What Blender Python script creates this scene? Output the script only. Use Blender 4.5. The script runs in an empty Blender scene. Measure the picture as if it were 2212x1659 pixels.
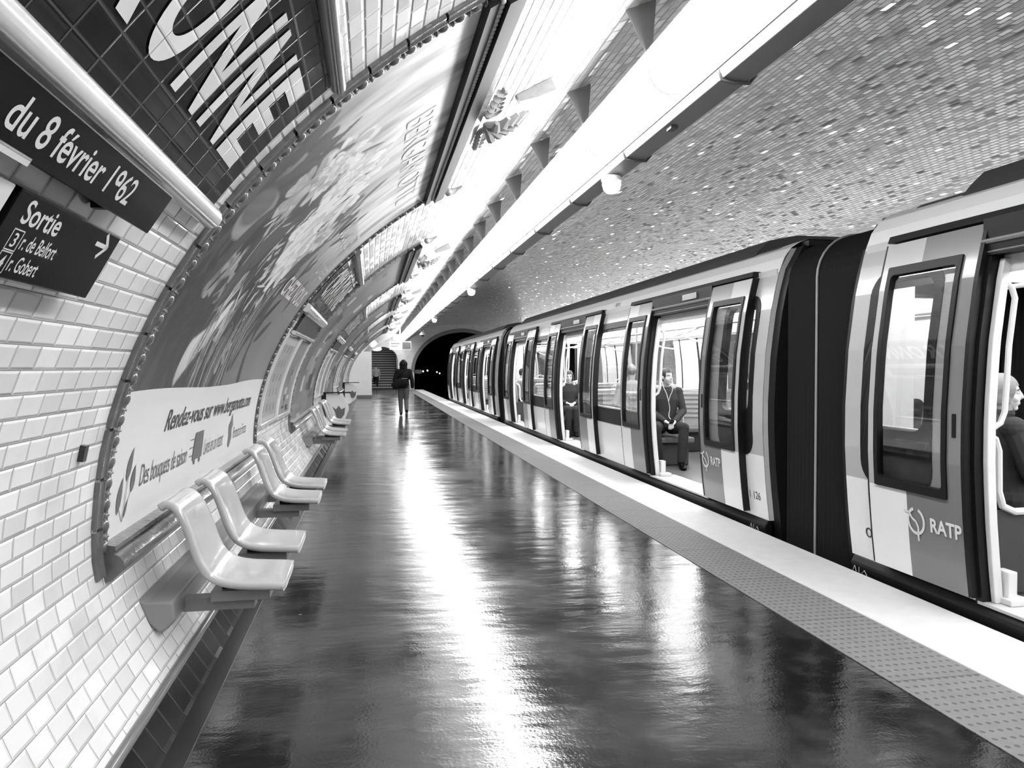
import bpy, bmesh, math, random
import numpy as np
from mathutils import Vector, Matrix

# ------------------------------------------------------------------ camera, world, exposure
SC = bpy.context.scene
COL = SC.collection
cam_d = bpy.data.cameras.new('camera'); cam = bpy.data.objects.new('camera', cam_d); COL.objects.link(cam)
cam_d.sensor_fit = 'HORIZONTAL'; cam_d.sensor_width = 36.0
cam_d.lens = 1640.0 / 2212.0 * 36.0
cam_d.clip_start = 0.05; cam_d.clip_end = 300
cam.location = (0, 0, 1.47)
cam.rotation_euler = (math.radians(90 - 1.205), 0, math.radians(-10.465))
SC.camera = cam
SC.view_settings.view_transform = 'Standard'
SC.view_settings.look = 'None'
SC.view_settings.gamma = 1.0
SC.view_settings.use_curve_mapping = False
SC.view_settings.exposure = 0.62
w = bpy.data.worlds.new('world'); SC.world = w; w.use_nodes = True
w.node_tree.nodes['Background'].inputs[0].default_value = (.5, .5, .5, 1)
w.node_tree.nodes['Background'].inputs[1].default_value = 0.01
SC.cycles.max_bounces = 8; SC.cycles.diffuse_bounces = 4; SC.cycles.glossy_bounces = 4
SC.cycles.transmission_bounces = 6; SC.cycles.transparent_max_bounces = 14
SC.cycles.caustics_reflective = False; SC.cycles.caustics_refractive = False
SC.cycles.sample_clamp_indirect = 8.0
SC.cycles.use_denoising = True
LAMP = 14.5          # platform strip lights
FARLAMP = 6.2        # strip lights of the opposite platform
CARLAMP = 18.0        # ceiling strips inside the cars
random.seed(7)
RNG = np.random.default_rng(11)

# ------------------------------------------------------------------ materials
def nodes_of(name):
    m = bpy.data.materials.new(name); m.use_nodes = True
    nt = m.node_tree; nt.nodes.clear()
    out = nt.nodes.new('ShaderNodeOutputMaterial')
    return m, nt, out
def g4(v): return (v, v, v, 1)
def math_n(nt, op, a, b=None, c=None, clamp=False):
    n = nt.nodes.new('ShaderNodeMath'); n.operation = op; n.use_clamp = clamp
    for i, x in enumerate((a, b, c)):
        if x is None: continue
        if isinstance(x, (int, float)): n.inputs[i].default_value = x
        else: nt.links.new(x, n.inputs[i])
    return n.outputs[0]
def mixc(nt, fac, a, b):
    n = nt.nodes.new('ShaderNodeMix'); n.data_type = 'RGBA'
    for idx, x in ((0, fac), (6, a), (7, b)):
        if isinstance(x, (int, float)):
            n.inputs[idx].default_value = x if idx == 0 else g4(x)
        else: nt.links.new(x, n.inputs[idx])
    return n.outputs[2]
def noise(nt, vec, scale, detail=3, rough=.5):
    n = nt.nodes.new('ShaderNodeTexNoise'); n.inputs['Scale'].default_value = scale
    n.inputs['Detail'].default_value = detail; n.inputs['Roughness'].default_value = rough
    if vec is not None: nt.links.new(vec, n.inputs['Vector'])
    return n.outputs['Fac']
def ramp(nt, x, a, b, lo=0., hi=1.):
    n = nt.nodes.new('ShaderNodeMapRange'); n.interpolation_type = 'SMOOTHSTEP'
    nt.links.new(x, n.inputs[0])
    for i, v in enumerate((a, b, lo, hi)): n.inputs[i+1].default_value = v
    return n.outputs[0]
def bsdf(nt, out):
    b = nt.nodes.new('ShaderNodeBsdfPrincipled'); nt.links.new(b.outputs[0], out.inputs[0]); return b
def objvec(nt):
    return nt.nodes.new('ShaderNodeTexCoord').outputs['Object']
def mat(name, base, rough=.5, metal=0., var=0., vscale=6., bump=0., bscale=60., spec=.5, coat=0.):
    m, nt, out = nodes_of(name); b = bsdf(nt, out)
    b.inputs['Base Color'].default_value = g4(base); b.inputs['Roughness'].default_value = rough
    b.inputs['Metallic'].default_value = metal; b.inputs['Specular IOR Level'].default_value = spec
    b.inputs['Coat Weight'].default_value = coat; b.inputs['Coat Roughness'].default_value = .08
    v = objvec(nt)
    f = noise(nt, v, vscale, 4)
    vv = var if var > 0 else .06
    nt.links.new(mixc(nt, f, max(0, base*(1-vv)), min(1, base*(1+vv))), b.inputs['Base Color'])
    if bump > 0:
        bp = nt.nodes.new('ShaderNodeBump'); bp.inputs['Strength'].default_value = 1; bp.inputs['Distance'].default_value = bump
        nt.links.new(noise(nt, v, bscale, 3), bp.inputs['Height']); nt.links.new(bp.outputs[0], b.inputs['Normal'])
    return m
def emit(name, strength, col=1.):
    m, nt, out = nodes_of(name)
    e = nt.nodes.new('ShaderNodeEmission'); e.inputs[0].default_value = g4(col); e.inputs[1].default_value = strength
    nt.links.new(e.outputs[0], out.inputs[0]); return m
def glass(name, tint=.9, refl=.06):
    m, nt, out = nodes_of(name)
    t = nt.nodes.new('ShaderNodeBsdfTransparent'); t.inputs[0].default_value = g4(tint)
    gl = nt.nodes.new('ShaderNodeBsdfGlossy'); gl.inputs['Roughness'].default_value = .02; gl.inputs[0].default_value = g4(.9)
    fr = nt.nodes.new('ShaderNodeLayerWeight'); fr.inputs[0].default_value = .5
    f = math_n(nt, 'ADD', math_n(nt, 'MULTIPLY', math_n(nt, 'POWER', fr.outputs['Facing'], 5.), .9), refl, clamp=True)
    mx = nt.nodes.new('ShaderNodeMixShader'); nt.links.new(f, mx.inputs[0]); nt.links.new(t.outputs[0], mx.inputs[1]); nt.links.new(gl.outputs[0], mx.inputs[2])
    nt.links.new(mx.outputs[0], out.inputs[0]); return m
def tile_mat(name, base, grout, tw, th, offset=.5, bevel=.011, bh=.005, rough=.12, tilt=.003, var=.08, dirt=.1, gw=.002, spec=.5, glint=0.):
    m, nt, out = nodes_of(name); b = bsdf(nt, out)
    uv = nt.nodes.new('ShaderNodeUVMap'); sp = nt.nodes.new('ShaderNodeSeparateXYZ'); nt.links.new(uv.outputs[0], sp.inputs[0])
    u, v = sp.outputs[0], sp.outputs[1]
    vr = math_n(nt, 'DIVIDE', v, th); row = math_n(nt, 'FLOOR', vr)
    par = math_n(nt, 'FLOORED_MODULO', row, 2.0)
    uo = math_n(nt, 'ADD', math_n(nt, 'DIVIDE', u, tw), math_n(nt, 'MULTIPLY', par, offset))
    colm = math_n(nt, 'FLOOR', uo)
    fu = math_n(nt, 'SUBTRACT', uo, colm); fv = math_n(nt, 'SUBTRACT', vr, row)
    du = math_n(nt, 'MULTIPLY', math_n(nt, 'MINIMUM', fu, math_n(nt, 'SUBTRACT', 1., fu)), tw)
    dv = math_n(nt, 'MULTIPLY', math_n(nt, 'MINIMUM', fv, math_n(nt, 'SUBTRACT', 1., fv)), th)
    d = math_n(nt, 'MINIMUM', du, dv)
    cv = nt.nodes.new('ShaderNodeCombineXYZ'); nt.links.new(colm, cv.inputs[0]); nt.links.new(row, cv.inputs[1])
    wn = nt.nodes.new('ShaderNodeTexWhiteNoise'); wn.noise_dimensions = '2D'; nt.links.new(cv.outputs[0], wn.inputs['Vector'])
    sc = nt.nodes.new('ShaderNodeSeparateColor'); nt.links.new(wn.outputs['Color'], sc.inputs[0])
    h = math_n(nt, 'MULTIPLY', ramp(nt, d, .0008, bevel), bh)
    tl = math_n(nt, 'ADD', math_n(nt, 'MULTIPLY', math_n(nt, 'SUBTRACT', fu, .5), math_n(nt, 'SUBTRACT', sc.outputs[0], .5)),
                math_n(nt, 'MULTIPLY', math_n(nt, 'SUBTRACT', fv, .5), math_n(nt, 'SUBTRACT', sc.outputs[1], .5)))
    tl_a = tilt
    if glint:        # a few tiles set noticeably askew
        gsel = math_n(nt, 'GREATER_THAN', sc.outputs[2], 1-glint)
        tl_a = math_n(nt, 'ADD', math_n(nt, 'MULTIPLY', gsel, .022), tilt)
    h = math_n(nt, 'ADD', h, math_n(nt, 'MULTIPLY', tl, tl_a))
    bp = nt.nodes.new('ShaderNodeBump'); bp.inputs['Strength'].default_value = 1.; bp.inputs['Distance'].default_value = 1.
    nt.links.new(h, bp.inputs['Height']); nt.links.new(bp.outputs[0], b.inputs['Normal'])
    vec = nt.nodes.new('ShaderNodeCombineXYZ'); nt.links.new(u, vec.inputs[0]); nt.links.new(v, vec.inputs[1])
    nz = noise(nt, vec.outputs[0], 3., 5, .6)
    c1 = mixc(nt, wn.outputs['Value'], base*(1-var), min(1., base*(1+var)))
    c2 = mixc(nt, math_n(nt, 'MULTIPLY', ramp(nt, nz, .45, .8), dirt*4, clamp=True), c1, base*.62)
    c3 = mixc(nt, ramp(nt, d, gw*.5, gw, 1., 0.), c2, grout)
    nt.links.new(c3, b.inputs['Base Color'])
    rr = ramp(nt, d, gw*.5, gw, .8, rough)
    if glint: rr = math_n(nt, 'SUBTRACT', rr, math_n(nt, 'MULTIPLY', gsel, rough*.75))
    nt.links.new(rr, b.inputs['Roughness'])
    b.inputs['Specular IOR Level'].default_value = spec
    return m
def vcol_mat(name, rough=.35):
    m, nt, out = nodes_of(name); b = bsdf(nt, out)
    a = nt.nodes.new('ShaderNodeVertexColor'); a.layer_name = 'Col'
    nt.links.new(a.outputs[0], b.inputs['Base Color']); b.inputs['Roughness'].default_value = rough
    b.inputs['Specular IOR Level'].default_value = .3
    return m
def floor_mat():
    m, nt, out = nodes_of('asphalt'); b = bsdf(nt, out); v = objvec(nt)
    n1 = noise(nt, v, 1.1, 6, .62); n2 = noise(nt, v, 5., 5, .6); n3 = noise(nt, v, 70., 2)
    c = mixc(nt, ramp(nt, n1, .35, .68), .007, .036)
    c = mixc(nt, math_n(nt, 'MULTIPLY', ramp(nt, n2, .5, .75), .5), c, .06)
    vo = nt.nodes.new('ShaderNodeTexVoronoi'); vo.inputs['Scale'].default_value = 3.2; nt.links.new(v, vo.inputs['Vector'])
    sepc = nt.nodes.new('ShaderNodeSeparateColor'); nt.links.new(vo.outputs['Color'], sepc.inputs[0])
    spot = math_n(nt, 'LESS_THAN', vo.outputs['Distance'], math_n(nt, 'MULTIPLY', ramp(nt, sepc.outputs[0], .3, 1.), .075))
    c = mixc(nt, math_n(nt, 'MULTIPLY', spot, .8), c, .10)
    nt.links.new(c, b.inputs['Base Color'])
    r = math_n(nt, 'ADD', ramp(nt, n1, .3, .75, .11, .23), math_n(nt, 'MULTIPLY', spot, .25))
    nt.links.new(r, b.inputs['Roughness']); b.inputs['Specular IOR Level'].default_value = .85
    mp = nt.nodes.new('ShaderNodeMapping'); mp.inputs['Scale'].default_value = (.7, 1.6, 1.); nt.links.new(v, mp.inputs[0])
    hw = noise(nt, mp.outputs[0], 3.2, 3, .5)
    h = math_n(nt, 'ADD', math_n(nt, 'MULTIPLY', hw, .0065), math_n(nt, 'MULTIPLY', n3, .0006))
    h = math_n(nt, 'ADD', h, math_n(nt, 'MULTIPLY', spot, .002))
    bp = nt.nodes.new('ShaderNodeBump'); bp.inputs['Strength'].default_value = 1; bp.inputs['Distance'].default_value = 1.
    nt.links.new(h, bp.inputs['Height']); nt.links.new(bp.outputs[0], b.inputs['Normal'])
    return m
def tactile_mat():
    m, nt, out = nodes_of('tactile'); b = bsdf(nt, out); v = objvec(nt)
    sp = nt.nodes.new('ShaderNodeSeparateXYZ'); nt.links.new(v, sp.inputs[0])
    def cell(x, p):
        q = math_n(nt, 'DIVIDE', x, p); f = math_n(nt, 'SUBTRACT', q, math_n(nt, 'FLOOR', q))
        return math_n(nt, 'MULTIPLY', math_n(nt, 'ABSOLUTE', math_n(nt, 'SUBTRACT', f, .5)), p)
    dx = cell(sp.outputs[0], .042); dy = cell(sp.outputs[1], .062)
    r = math_n(nt, 'SQRT', math_n(nt, 'ADD', math_n(nt, 'MULTIPLY', dx, dx), math_n(nt, 'MULTIPLY', dy, dy)))
    dot = ramp(nt, r, .006, .012, 1., 0.)
    dj = cell(math_n(nt, 'ADD', sp.outputs[1], .30), .86)
    joint = ramp(nt, dj, .422, .428, 0., 1.)
    n = noise(nt, v, 14., 4)
    c = mixc(nt, n, .13, .20)
    c = mixc(nt, math_n(nt, 'MULTIPLY', dot, .75), c, .06)
    c = mixc(nt, math_n(nt, 'MULTIPLY', joint, .7), c, .05)
    nt.links.new(c, b.inputs['Base Color']); b.inputs['Roughness'].default_value = .6; b.inputs['Specular IOR Level'].default_value = .25
    bp = nt.nodes.new('ShaderNodeBump'); bp.inputs['Strength'].default_value = 1; bp.inputs['Distance'].default_value = .004
    nt.links.new(dot, bp.inputs['Height']); nt.links.new(bp.outputs[0], b.inputs['Normal'])
    return m

M = {}
M['tile'] = tile_mat('white_bevelled_tile', .80, .22, .15, .075, rough=.13, tilt=.010, bh=.0036)
M['tile_plain'] = tile_mat('white_tile_far', .80, .35, .15, .075, rough=.2, tilt=.02)
M['ceil'] = tile_mat('vault_tile', .74, .22, .15, .075, rough=.24, tilt=.006, var=.14, dirt=.12, bh=.0022, glint=.14)
M['dark_tile'] = tile_mat('dark_panel_tile', .012, .09, .147, .0735, offset=0., rough=.14, bevel=.008, bh=.0008, tilt=.008, gw=.003, spec=.09)
M['letter_tile'] = tile_mat('white_letter_tile', .82, .16, .147, .0735, offset=0., rough=.16, bevel=.008, bh=.0008, tilt=.006, gw=.0022, spec=.3)
M['base_tile'] = tile_mat('black_skirting_tile', .010, .05, .16, .4, offset=0., rough=.14, bevel=.008, bh=.0012, tilt=.006, gw=.004, spec=.15)
M['floor'] = floor_mat()
M['tactile'] = tactile_mat()
M['edge'] = mat('white_edge_paint', .56, .55, var=.10, vscale=9, bump=.002, bscale=90, spec=.3)
M['kerb'] = mat('dark_kerb', .02, .3, var=.3)
M['black'] = mat('black_rubber', .006, .45, spec=.3)
M['blackgloss'] = mat('black_enamel', .004, .2, spec=.06)
M['void'] = mat('track_black', .006, .9, spec=.1)
M['frame'] = mat('brown_ceramic', .12, .2, var=.35, vscale=14, bump=.004, bscale=22, spec=.6)
M['frame_dark'] = mat('dark_ceramic', .010, .4, var=.3, spec=.12)
M['ceram_white'] = mat('white_glazed_moulding', .62, .12, var=.15, vscale=5, coat=.3)
M['ceram_grey'] = mat('grey_glazed_moulding', .16, .2, var=.2)
M['orn'] = mat('pale_ornament_ceramic', .38, .2, var=.3, vscale=18)
M['seat'] = mat('white_seat_shell', .50, .16, coat=.5, var=.03)
M['beam'] = mat('grey_painted_steel', .24, .4, var=.12)
M['beam_dark'] = mat('dark_grey_steel', .05, .4)
M['white'] = mat('white_paint', .75, .35)
M['sign_white'] = mat('sign_lettering', .72, .3)
M['ink'] = mat('dark_print', .025, .4)
M['ink_grey'] = mat('grey_print', .12, .4)
M['paper'] = mat('white_poster_paper', .72, .4, var=.02, spec=.25)
M['trunk'] = mat('grey_trunking', .22, .4)
M['lampwhite'] = mat('white_lacquer', .7, .3)
M['diff'] = emit('lamp_diffuser', LAMP)
M['fardiff'] = emit('far_lamp_diffuser', FARLAMP)
M['dome'] = emit('dome_camera_added_glow', 2.2)  # glow added to the camera domes so they stay white
M['cardiff'] = emit('car_ceiling_light', CARLAMP)
M['stairlamp'] = emit('stair_lamp_glow', 9.)
M['tunnel_lamp'] = emit('tunnel_lamp', 6.)
M['car_white'] = mat('car_white', .86, .22, coat=.4, var=.02)
M['car_grey'] = mat('car_pale_grey', .46, .25, coat=.4, var=.02)
M['car_jade'] = mat('car_mid_grey', .19, .25, coat=.4, var=.02)
M['car_roof'] = mat('car_roof_grey', .055, .5, var=.1)
M['bellows'] = mat('black_bellows', .018, .6, spec=.15)
M['bellows_seam'] = mat('pale_seam', .35, .4)
M['inner'] = mat('car_interior_white', .62, .3)
M['innerfloor'] = mat('car_floor', .10, .35, var=.2)
M['seatcloth'] = mat('seat_moquette', .12, .7, var=.3, vscale=40)
M['seatgrey'] = mat('seat_back_grey', .30, .4)
M['steel'] = mat('brushed_steel', .55, .25, metal=.8)
M['threshold'] = mat('pale_threshold', .42, .4, var=.1)
M['glass'] = glass('window_glass', .86, .06)
M['leafglass'] = glass('door_glass', .80, .08)
M['endwall'] = tile_mat('end_wall_tile', .58, .42, .15, .075, rough=.35, tilt=.01)
M['stair'] = mat('stair_dark', .015, .5)
M['nosing'] = mat('stair_nosing', .45, .5)
M['skin'] = mat('skin', .42, .5, var=.05)
M['skin_pale'] = mat('pale_skin', .50, .5, var=.05)
M['hair_dark'] = mat('dark_hair', .03, .55, var=.3, vscale=80)
M['hair_fair'] = mat('fair_hair', .26, .55, var=.3, vscale=80)
M['cloth_black'] = mat('black_cloth', .005, .8, var=.2, spec=.2)
M['cloth_dark'] = mat('dark_cloth', .03, .8, var=.25, spec=.2)
M['cloth_grey'] = mat('grey_cloth', .10, .8, var=.2, spec=.2)
M['cloth_mid'] = mat('mid_grey_cloth', .20, .8, var=.2, spec=.2)
M['cloth_light'] = mat('pale_cloth', .5, .8, var=.1, spec=.2)
M['denim'] = mat('dark_denim', .022, .8, var=.3, vscale=20, spec=.2)
M['eye'] = mat('eye_white', .6, .2)
M['iris'] = mat('iris_dark', .02, .2)
M['lip'] = mat('lip', .22, .5)
M['poster'] = vcol_mat('printed_poster')

# ------------------------------------------------------------------ mesh helpers
class MB:
    def __init__(s): s.v = []; s.f = []; s.m = []; s.uv = []
    def add(s, vs, fs, m=0, uv=None):
        o = len(s.v); s.v += [tuple(map(float, x)) for x in vs]
        s.uv += [tuple(x) for x in uv] if uv is not None else [(0., 0.)]*len(vs)
        for k in fs: s.f.append(tuple(i+o for i in k)); s.m.append(m)
        return s
    def box(s, x0, x1, y0, y1, z0, z1, m=0):
        return s.add([(x, y, z) for z in (z0, z1) for y in (y0, y1) for x in (x0, x1)],
              [(0,2,3,1),(4,5,7,6),(0,1,5,4),(2,6,7,3),(0,4,6,2),(1,3,7,5)], m)
    def prism(s, poly, y0, y1, m=0, fn=None):
        """poly of (x,z) extruded along y"""
        n = len(poly)
        vs = [(x, y0, z) for x, z in poly] + [(x, y1, z) for x, z in poly]
        fs = [tuple(range(n)), tuple(range(2*n-1, n-1, -1))] + [(i, i+n, (i+1) % n + n, (i+1) % n) for i in range(n)]
        return s.add(vs, fs, m)
    def tube(s, pts, r, n=10, m=0, caps=True, squash=None, closed=False):
        pts = [Vector(p) for p in pts]; k = len(pts)
        rs = r if isinstance(r, (list, tuple)) else [r]*k
        vs = []; up = None
        for i, p in enumerate(pts):
            if closed: t = (pts[(i+1) % k]-pts[i-1])
            else: t = (pts[min(i+1, k-1)]-pts[max(i-1, 0)])
            t = t.normalized() if t.length > 1e-9 else Vector((0, 0, 1))
            if up is None:
                up = Vector((0, 0, 1)) if abs(t.z) < .9 else Vector((0, 1, 0))
            a = (up - t*up.dot(t)).normalized(); b = t.cross(a); up = a
            ri = rs[i]; ra, rb = ri if isinstance(ri, (tuple, list)) else (ri, ri)
            for j in range(n):
                q = 2*math.pi*j/n; vs.append(p + a*math.cos(q)*ra + b*math.sin(q)*rb)
        fs = []
        for i in range(k if closed else k-1):
            i2 = (i+1) % k
            for j in range(n): fs.append((i*n+j, i*n+(j+1) % n, i2*n+(j+1) % n, i2*n+j))
        if caps and not closed:
            fs.append(tuple(range(n-1, -1, -1))); fs.append(tuple(range((k-1)*n, k*n)))
        return s.add(vs, fs, m)
    def ell(s, c, r, nu=14, nv=9, m=0, rot=None):
        c = Vector(c); vs = []; fs = []
        for i in range(nv+1):
            th = math.pi*i/nv
            for j in range(nu):
                ph = 2*math.pi*j/nu
                p = Vector((math.sin(th)*math.cos(ph)*r[0], math.sin(th)*math.sin(ph)*r[1], math.cos(th)*r[2]))
                if rot is not None: p = rot @ p
                vs.append(c+p)
        for i in range(nv):
            for j in range(nu):
                a, b2, d, e = i*nu+j, i*nu+(j+1) % nu, (i+1)*nu+(j+1) % nu, (i+1)*nu+j
                if i == 0: fs.append((a, e, d))
                elif i == nv-1: fs.append((a, e, b2))
                else: fs.append((a, e, d, b2))
        return s.add(vs, fs, m)
    def lathe(s, prof, c, n=24, m=0, axis='z'):
        """prof of (radius, height)"""
        vs = []; k = len(prof)
        for r, h in prof:
            for j in range(n):
                q = 2*math.pi*j/n
                if axis == 'z': vs.append((c[0]+r*math.cos(q), c[1]+r*math.sin(q), c[2]+h))
                elif axis == 'y': vs.append((c[0]+r*math.cos(q), c[1]+h, c[2]+r*math.sin(q)))
                else: vs.append((c[0]+h, c[1]+r*math.cos(q), c[2]+r*math.sin(q)))
        fs = [(i*n+j, i*n+(j+1) % n, (i+1)*n+(j+1) % n, (i+1)*n+j) for i in range(k-1) for j in range(n)]
        fs += [tuple(range(n-1, -1, -1)), tuple(range((k-1)*n, k*n))]
        return s.add(vs, fs, m)
    def grid(s, fn, us, vs_, m=0, uvfn=None, flip=False):
        nu, nv = len(us), len(vs_)
        V = [fn(u, v) for v in vs_ for u in us]
        UV = [uvfn(u, v) for v in vs_ for u in us] if uvfn else None
        F = []
        for j in range(nv-1):
            for i in range(nu-1):
                q = (j*nu+i, j*nu+i+1, (j+1)*nu+i+1, (j+1)*nu+i)
                F.append(q[::-1] if flip else q)
        return s.add(V, F, m, UV)
    def build(s, name, mats, parent=None, smooth=True, angle=40, kind=None, fix=True, bevel=0.):
        off = Vector((0, 0, 0))
        if parent is not None:
            off = wloc(parent)
        me = bpy.data.meshes.new(name)
        me.from_pydata([(a-off.x, b-off.y, c-off.z) for a, b, c in s.v], [], s.f)
        mats = mats if isinstance(mats, (list, tuple)) else [mats]
        for x in mats: me.materials.append(M[x] if isinstance(x, str) else x)
        if len(mats) > 1: me.polygons.foreach_set('material_index', s.m)
        if any(a != (0., 0.) for a in s.uv[:8]) or any(a != (0., 0.) for a in s.uv[-8:]):
            ul = me.uv_layers.new(name='UVMap'); idx = np.empty(len(me.loops), np.int32); me.loops.foreach_get('vertex_index', idx)
            ul.data.foreach_set('uv', np.array(s.uv, np.float32)[idx].ravel())
        if fix:
            bm = bmesh.new(); bm.from_mesh(me); bmesh.ops.recalc_face_normals(bm, faces=bm.faces); bm.to_mesh(me); bm.free()
        if smooth:
            me.shade_smooth(); me.set_sharp_from_angle(angle=math.radians(angle))
        o = bpy.data.objects.new(name, me); COL.objects.link(o)
        if parent is not None: o.parent = parent
        if kind: o['kind'] = kind
        if bevel > 0:
            md = o.modifiers.new('bevel', 'BEVEL'); md.width = bevel; md.segments = 2; md.limit_method = 'ANGLE'
        return o
def wloc(o):
    p = Vector((0, 0, 0))
    while o is not None: p = p + o.location; o = o.parent
    return p
def thing(name, label, cat, loc=(0, 0, 0), group=None):
    o = bpy.data.objects.new(name, None); COL.objects.link(o); o.location = loc; o.empty_display_size = .1
    o['label'] = label; o['category'] = cat
    if group: o['group'] = group
    return o
def tag(o, label, cat, group=None):
    o['label'] = label; o['category'] = cat
    if group: o['group'] = group
    return o
def copy_tree(o, parent=None):
    c = o.copy(); COL.objects.link(c)
    if parent is not None: c.parent = parent
    for ch in list(o.children): copy_tree(ch, c)
    return c
def remeshed(mb, voxel, smooth=4, name='tmp'):
    """union of closed shapes as one continuous surface -> MB"""
    o = mb.build(name, ['white'], smooth=False)
    r = o.modifiers.new('r', 'REMESH'); r.mode = 'VOXEL'; r.voxel_size = voxel
    sm = o.modifiers.new('s', 'SMOOTH'); sm.iterations = smooth; sm.factor = .5
    bpy.context.view_layer.update()
    dg = bpy.context.evaluated_depsgraph_get(); e = o.evaluated_get(dg); me = e.to_mesh()
    out = MB(); out.add([v.co[:] for v in me.vertices], [tuple(p.vertices) for p in me.polygons])
    e.to_mesh_clear(); old = o.data; bpy.data.objects.remove(o); bpy.data.meshes.remove(old)
    return out
def text2d(body, shear=0., bold=0., cuts=0):
    """2D outline of a line of text, normalised so its box is (0..1, 0..1); returns verts, faces, aspect"""
    cu = bpy.data.curves.new('t', 'FONT'); cu.body = body; cu.size = 1.; cu.shear = shear; cu.offset = bold; cu.resolution_u = 10
    o = bpy.data.objects.new('t', cu); COL.objects.link(o); bpy.context.view_layer.update()
    dg = bpy.context.evaluated_depsgraph_get(); me = bpy.data.meshes.new_from_object(o.evaluated_get(dg))
    bm = bmesh.new(); bm.from_mesh(me)
    if cuts and bm.verts:
        ys = [v.co.y for v in bm.verts]; a, b = min(ys), max(ys)
        for i in range(1, cuts):
            y = a+(b-a)*i/cuts
            bmesh.ops.bisect_plane(bm, geom=bm.verts[:]+bm.edges[:]+bm.faces[:], plane_co=(0, y, 0), plane_no=(0, 1, 0))
    bm.verts.index_update()
    V = [v.co.xy[:] for v in bm.verts]; F = [tuple(v.index for v in f.verts) for f in bm.faces]
    bm.free(); bpy.data.objects.remove(o); bpy.data.curves.remove(cu); bpy.data.meshes.remove(me)
    xs = [a for a, b in V]; ys = [b for a, b in V]
    x0, x1, y0, y1 = min(xs), max(xs), min(ys), max(ys)
    return [((x-x0)/(x1-x0), (y-y0)/(y1-y0)) for x, y in V], F, (x1-x0)/(y1-y0)
def text_on(mb, body, fn, a0, a1, b0, b1, m=0, shear=0., bold=0., cuts=0, uv=None):
    """lay a text into the rectangle a0..a1 x b0..b1 of a surface fn(a, b)"""
    V, F, _ = text2d(body, shear, bold, cuts)
    P = [(a0+(a1-a0)*x, b0+(b1-b0)*y) for x, y in V]
    mb.add([fn(a, b) for a, b in P], F, m, [(a, b) for a, b in P] if uv else None)

# ------------------------------------------------------------------ the vault profile
XC, ZC, EA, EB = 6.136, .771, 7.223, 3.705
ph = np.linspace(-.3, math.pi+.25, 6001)
ex, ez = XC-EA*np.cos(ph), ZC+EB*np.sin(ph)
es = np.concatenate([[0], np.cumsum(np.hypot(np.diff(ex), np.diff(ez)))])
es -= np.interp(math.asin(-ZC/EB), ph, es)
p_s = math.asin((.75-ZC)/EB)
s_join = float(np.interp(p_s, ph, es)); keep = ph > p_s
P0 = np.array([-.858, .12]); P3 = np.array([XC-EA*math.cos(p_s), .75])
C1 = P0+np.array([-.10, .13]); C2 = P3+np.array([0., -.2])
tt = np.linspace(0, 1, 80)[:, None]
bz = (1-tt)**3*P0+3*(1-tt)**2*tt*C1+3*(1-tt)*tt**2*C2+tt**3*P3
bl = np.concatenate([[0], np.cumsum(np.hypot(*np.diff(bz, axis=0).T))])
PS = np.concatenate([bl-bl[-1]+s_join, es[keep]]); PX = np.concatenate([bz[:, 0], ex[keep]]); PZ = np.concatenate([bz[:, 1], ez[keep]])
S0 = float(PS[0])
S_APEX = float(np.interp(math.pi/2, ph, es)); S_END = float(np.interp(math.pi+.2, ph, es))
def V(s, Y, off=0.):
    x, z = float(np.interp(s, PS, PX)), float(np.interp(s, PS, PZ))
    if off:
        tx = float(np.interp(s+.02, PS, PX)-np.interp(s-.02, PS, PX)); tz = float(np.interp(s+.02, PS, PZ)-np.interp(s-.02, PS, PZ))
        l = math.hypot(tx, tz) or 1.; x += off*tz/l; z += -off*tx/l
    return (x, Y, z)
def s_of_x(x):
    i = np.searchsorted(PX[np.argmin(PX):], x); return float(PS[np.argmin(PX)+i])
def vault_z(x): return ZC+EB*math.sqrt(max(0., 1-((x-XC)/EA)**2))
lin = lambda a, b, n: [a+(b-a)*i/(n-1) for i in range(n)]
Y_BACK, Y_END = -12., 52.

# ------------------------------------------------------------------ setting
YS = lin(Y_BACK, Y_END, 33)
s_seam = s_of_x(1.62)
for nm, a, b, n, mt in (('wall_left', S0, s_seam, 70, 'tile'), ('ceiling', s_seam, S_APEX*2-s_seam, 90, 'ceil'), ('wall_right', S_APEX*2-s_seam, S_END, 50, 'tile_plain')):
    mb = MB(); mb.grid(lambda y, s: V(s, y), YS, lin(a, b, n), 0, lambda y, s: (y, s))
    mb.build(nm, mt, kind='structure', fix=False)
mb = MB(); mb.box(-.80, 3.40, Y_BACK, Y_END, -1.15, 0.); mb.build('floor', 'floor', kind='structure', smooth=False)
mb = MB(); mb.box(2.38, 2.86, Y_BACK, Y_END-.02, -.01, .004); mb.build('trim_1', 'tactile', kind='structure', smooth=False)
mb = MB(); mb.box(2.86, 3.415, Y_BACK, Y_END-.02, -.06, .010); mb.build('trim_2', 'edge', kind='structure', smooth=False, bevel=.006)
mb = MB(); mb.box(-.775, -.685, Y_BACK, 37.98, -.01, .005); mb.build('trim_3', 'kerb', kind='structure', smooth=False)
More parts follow.
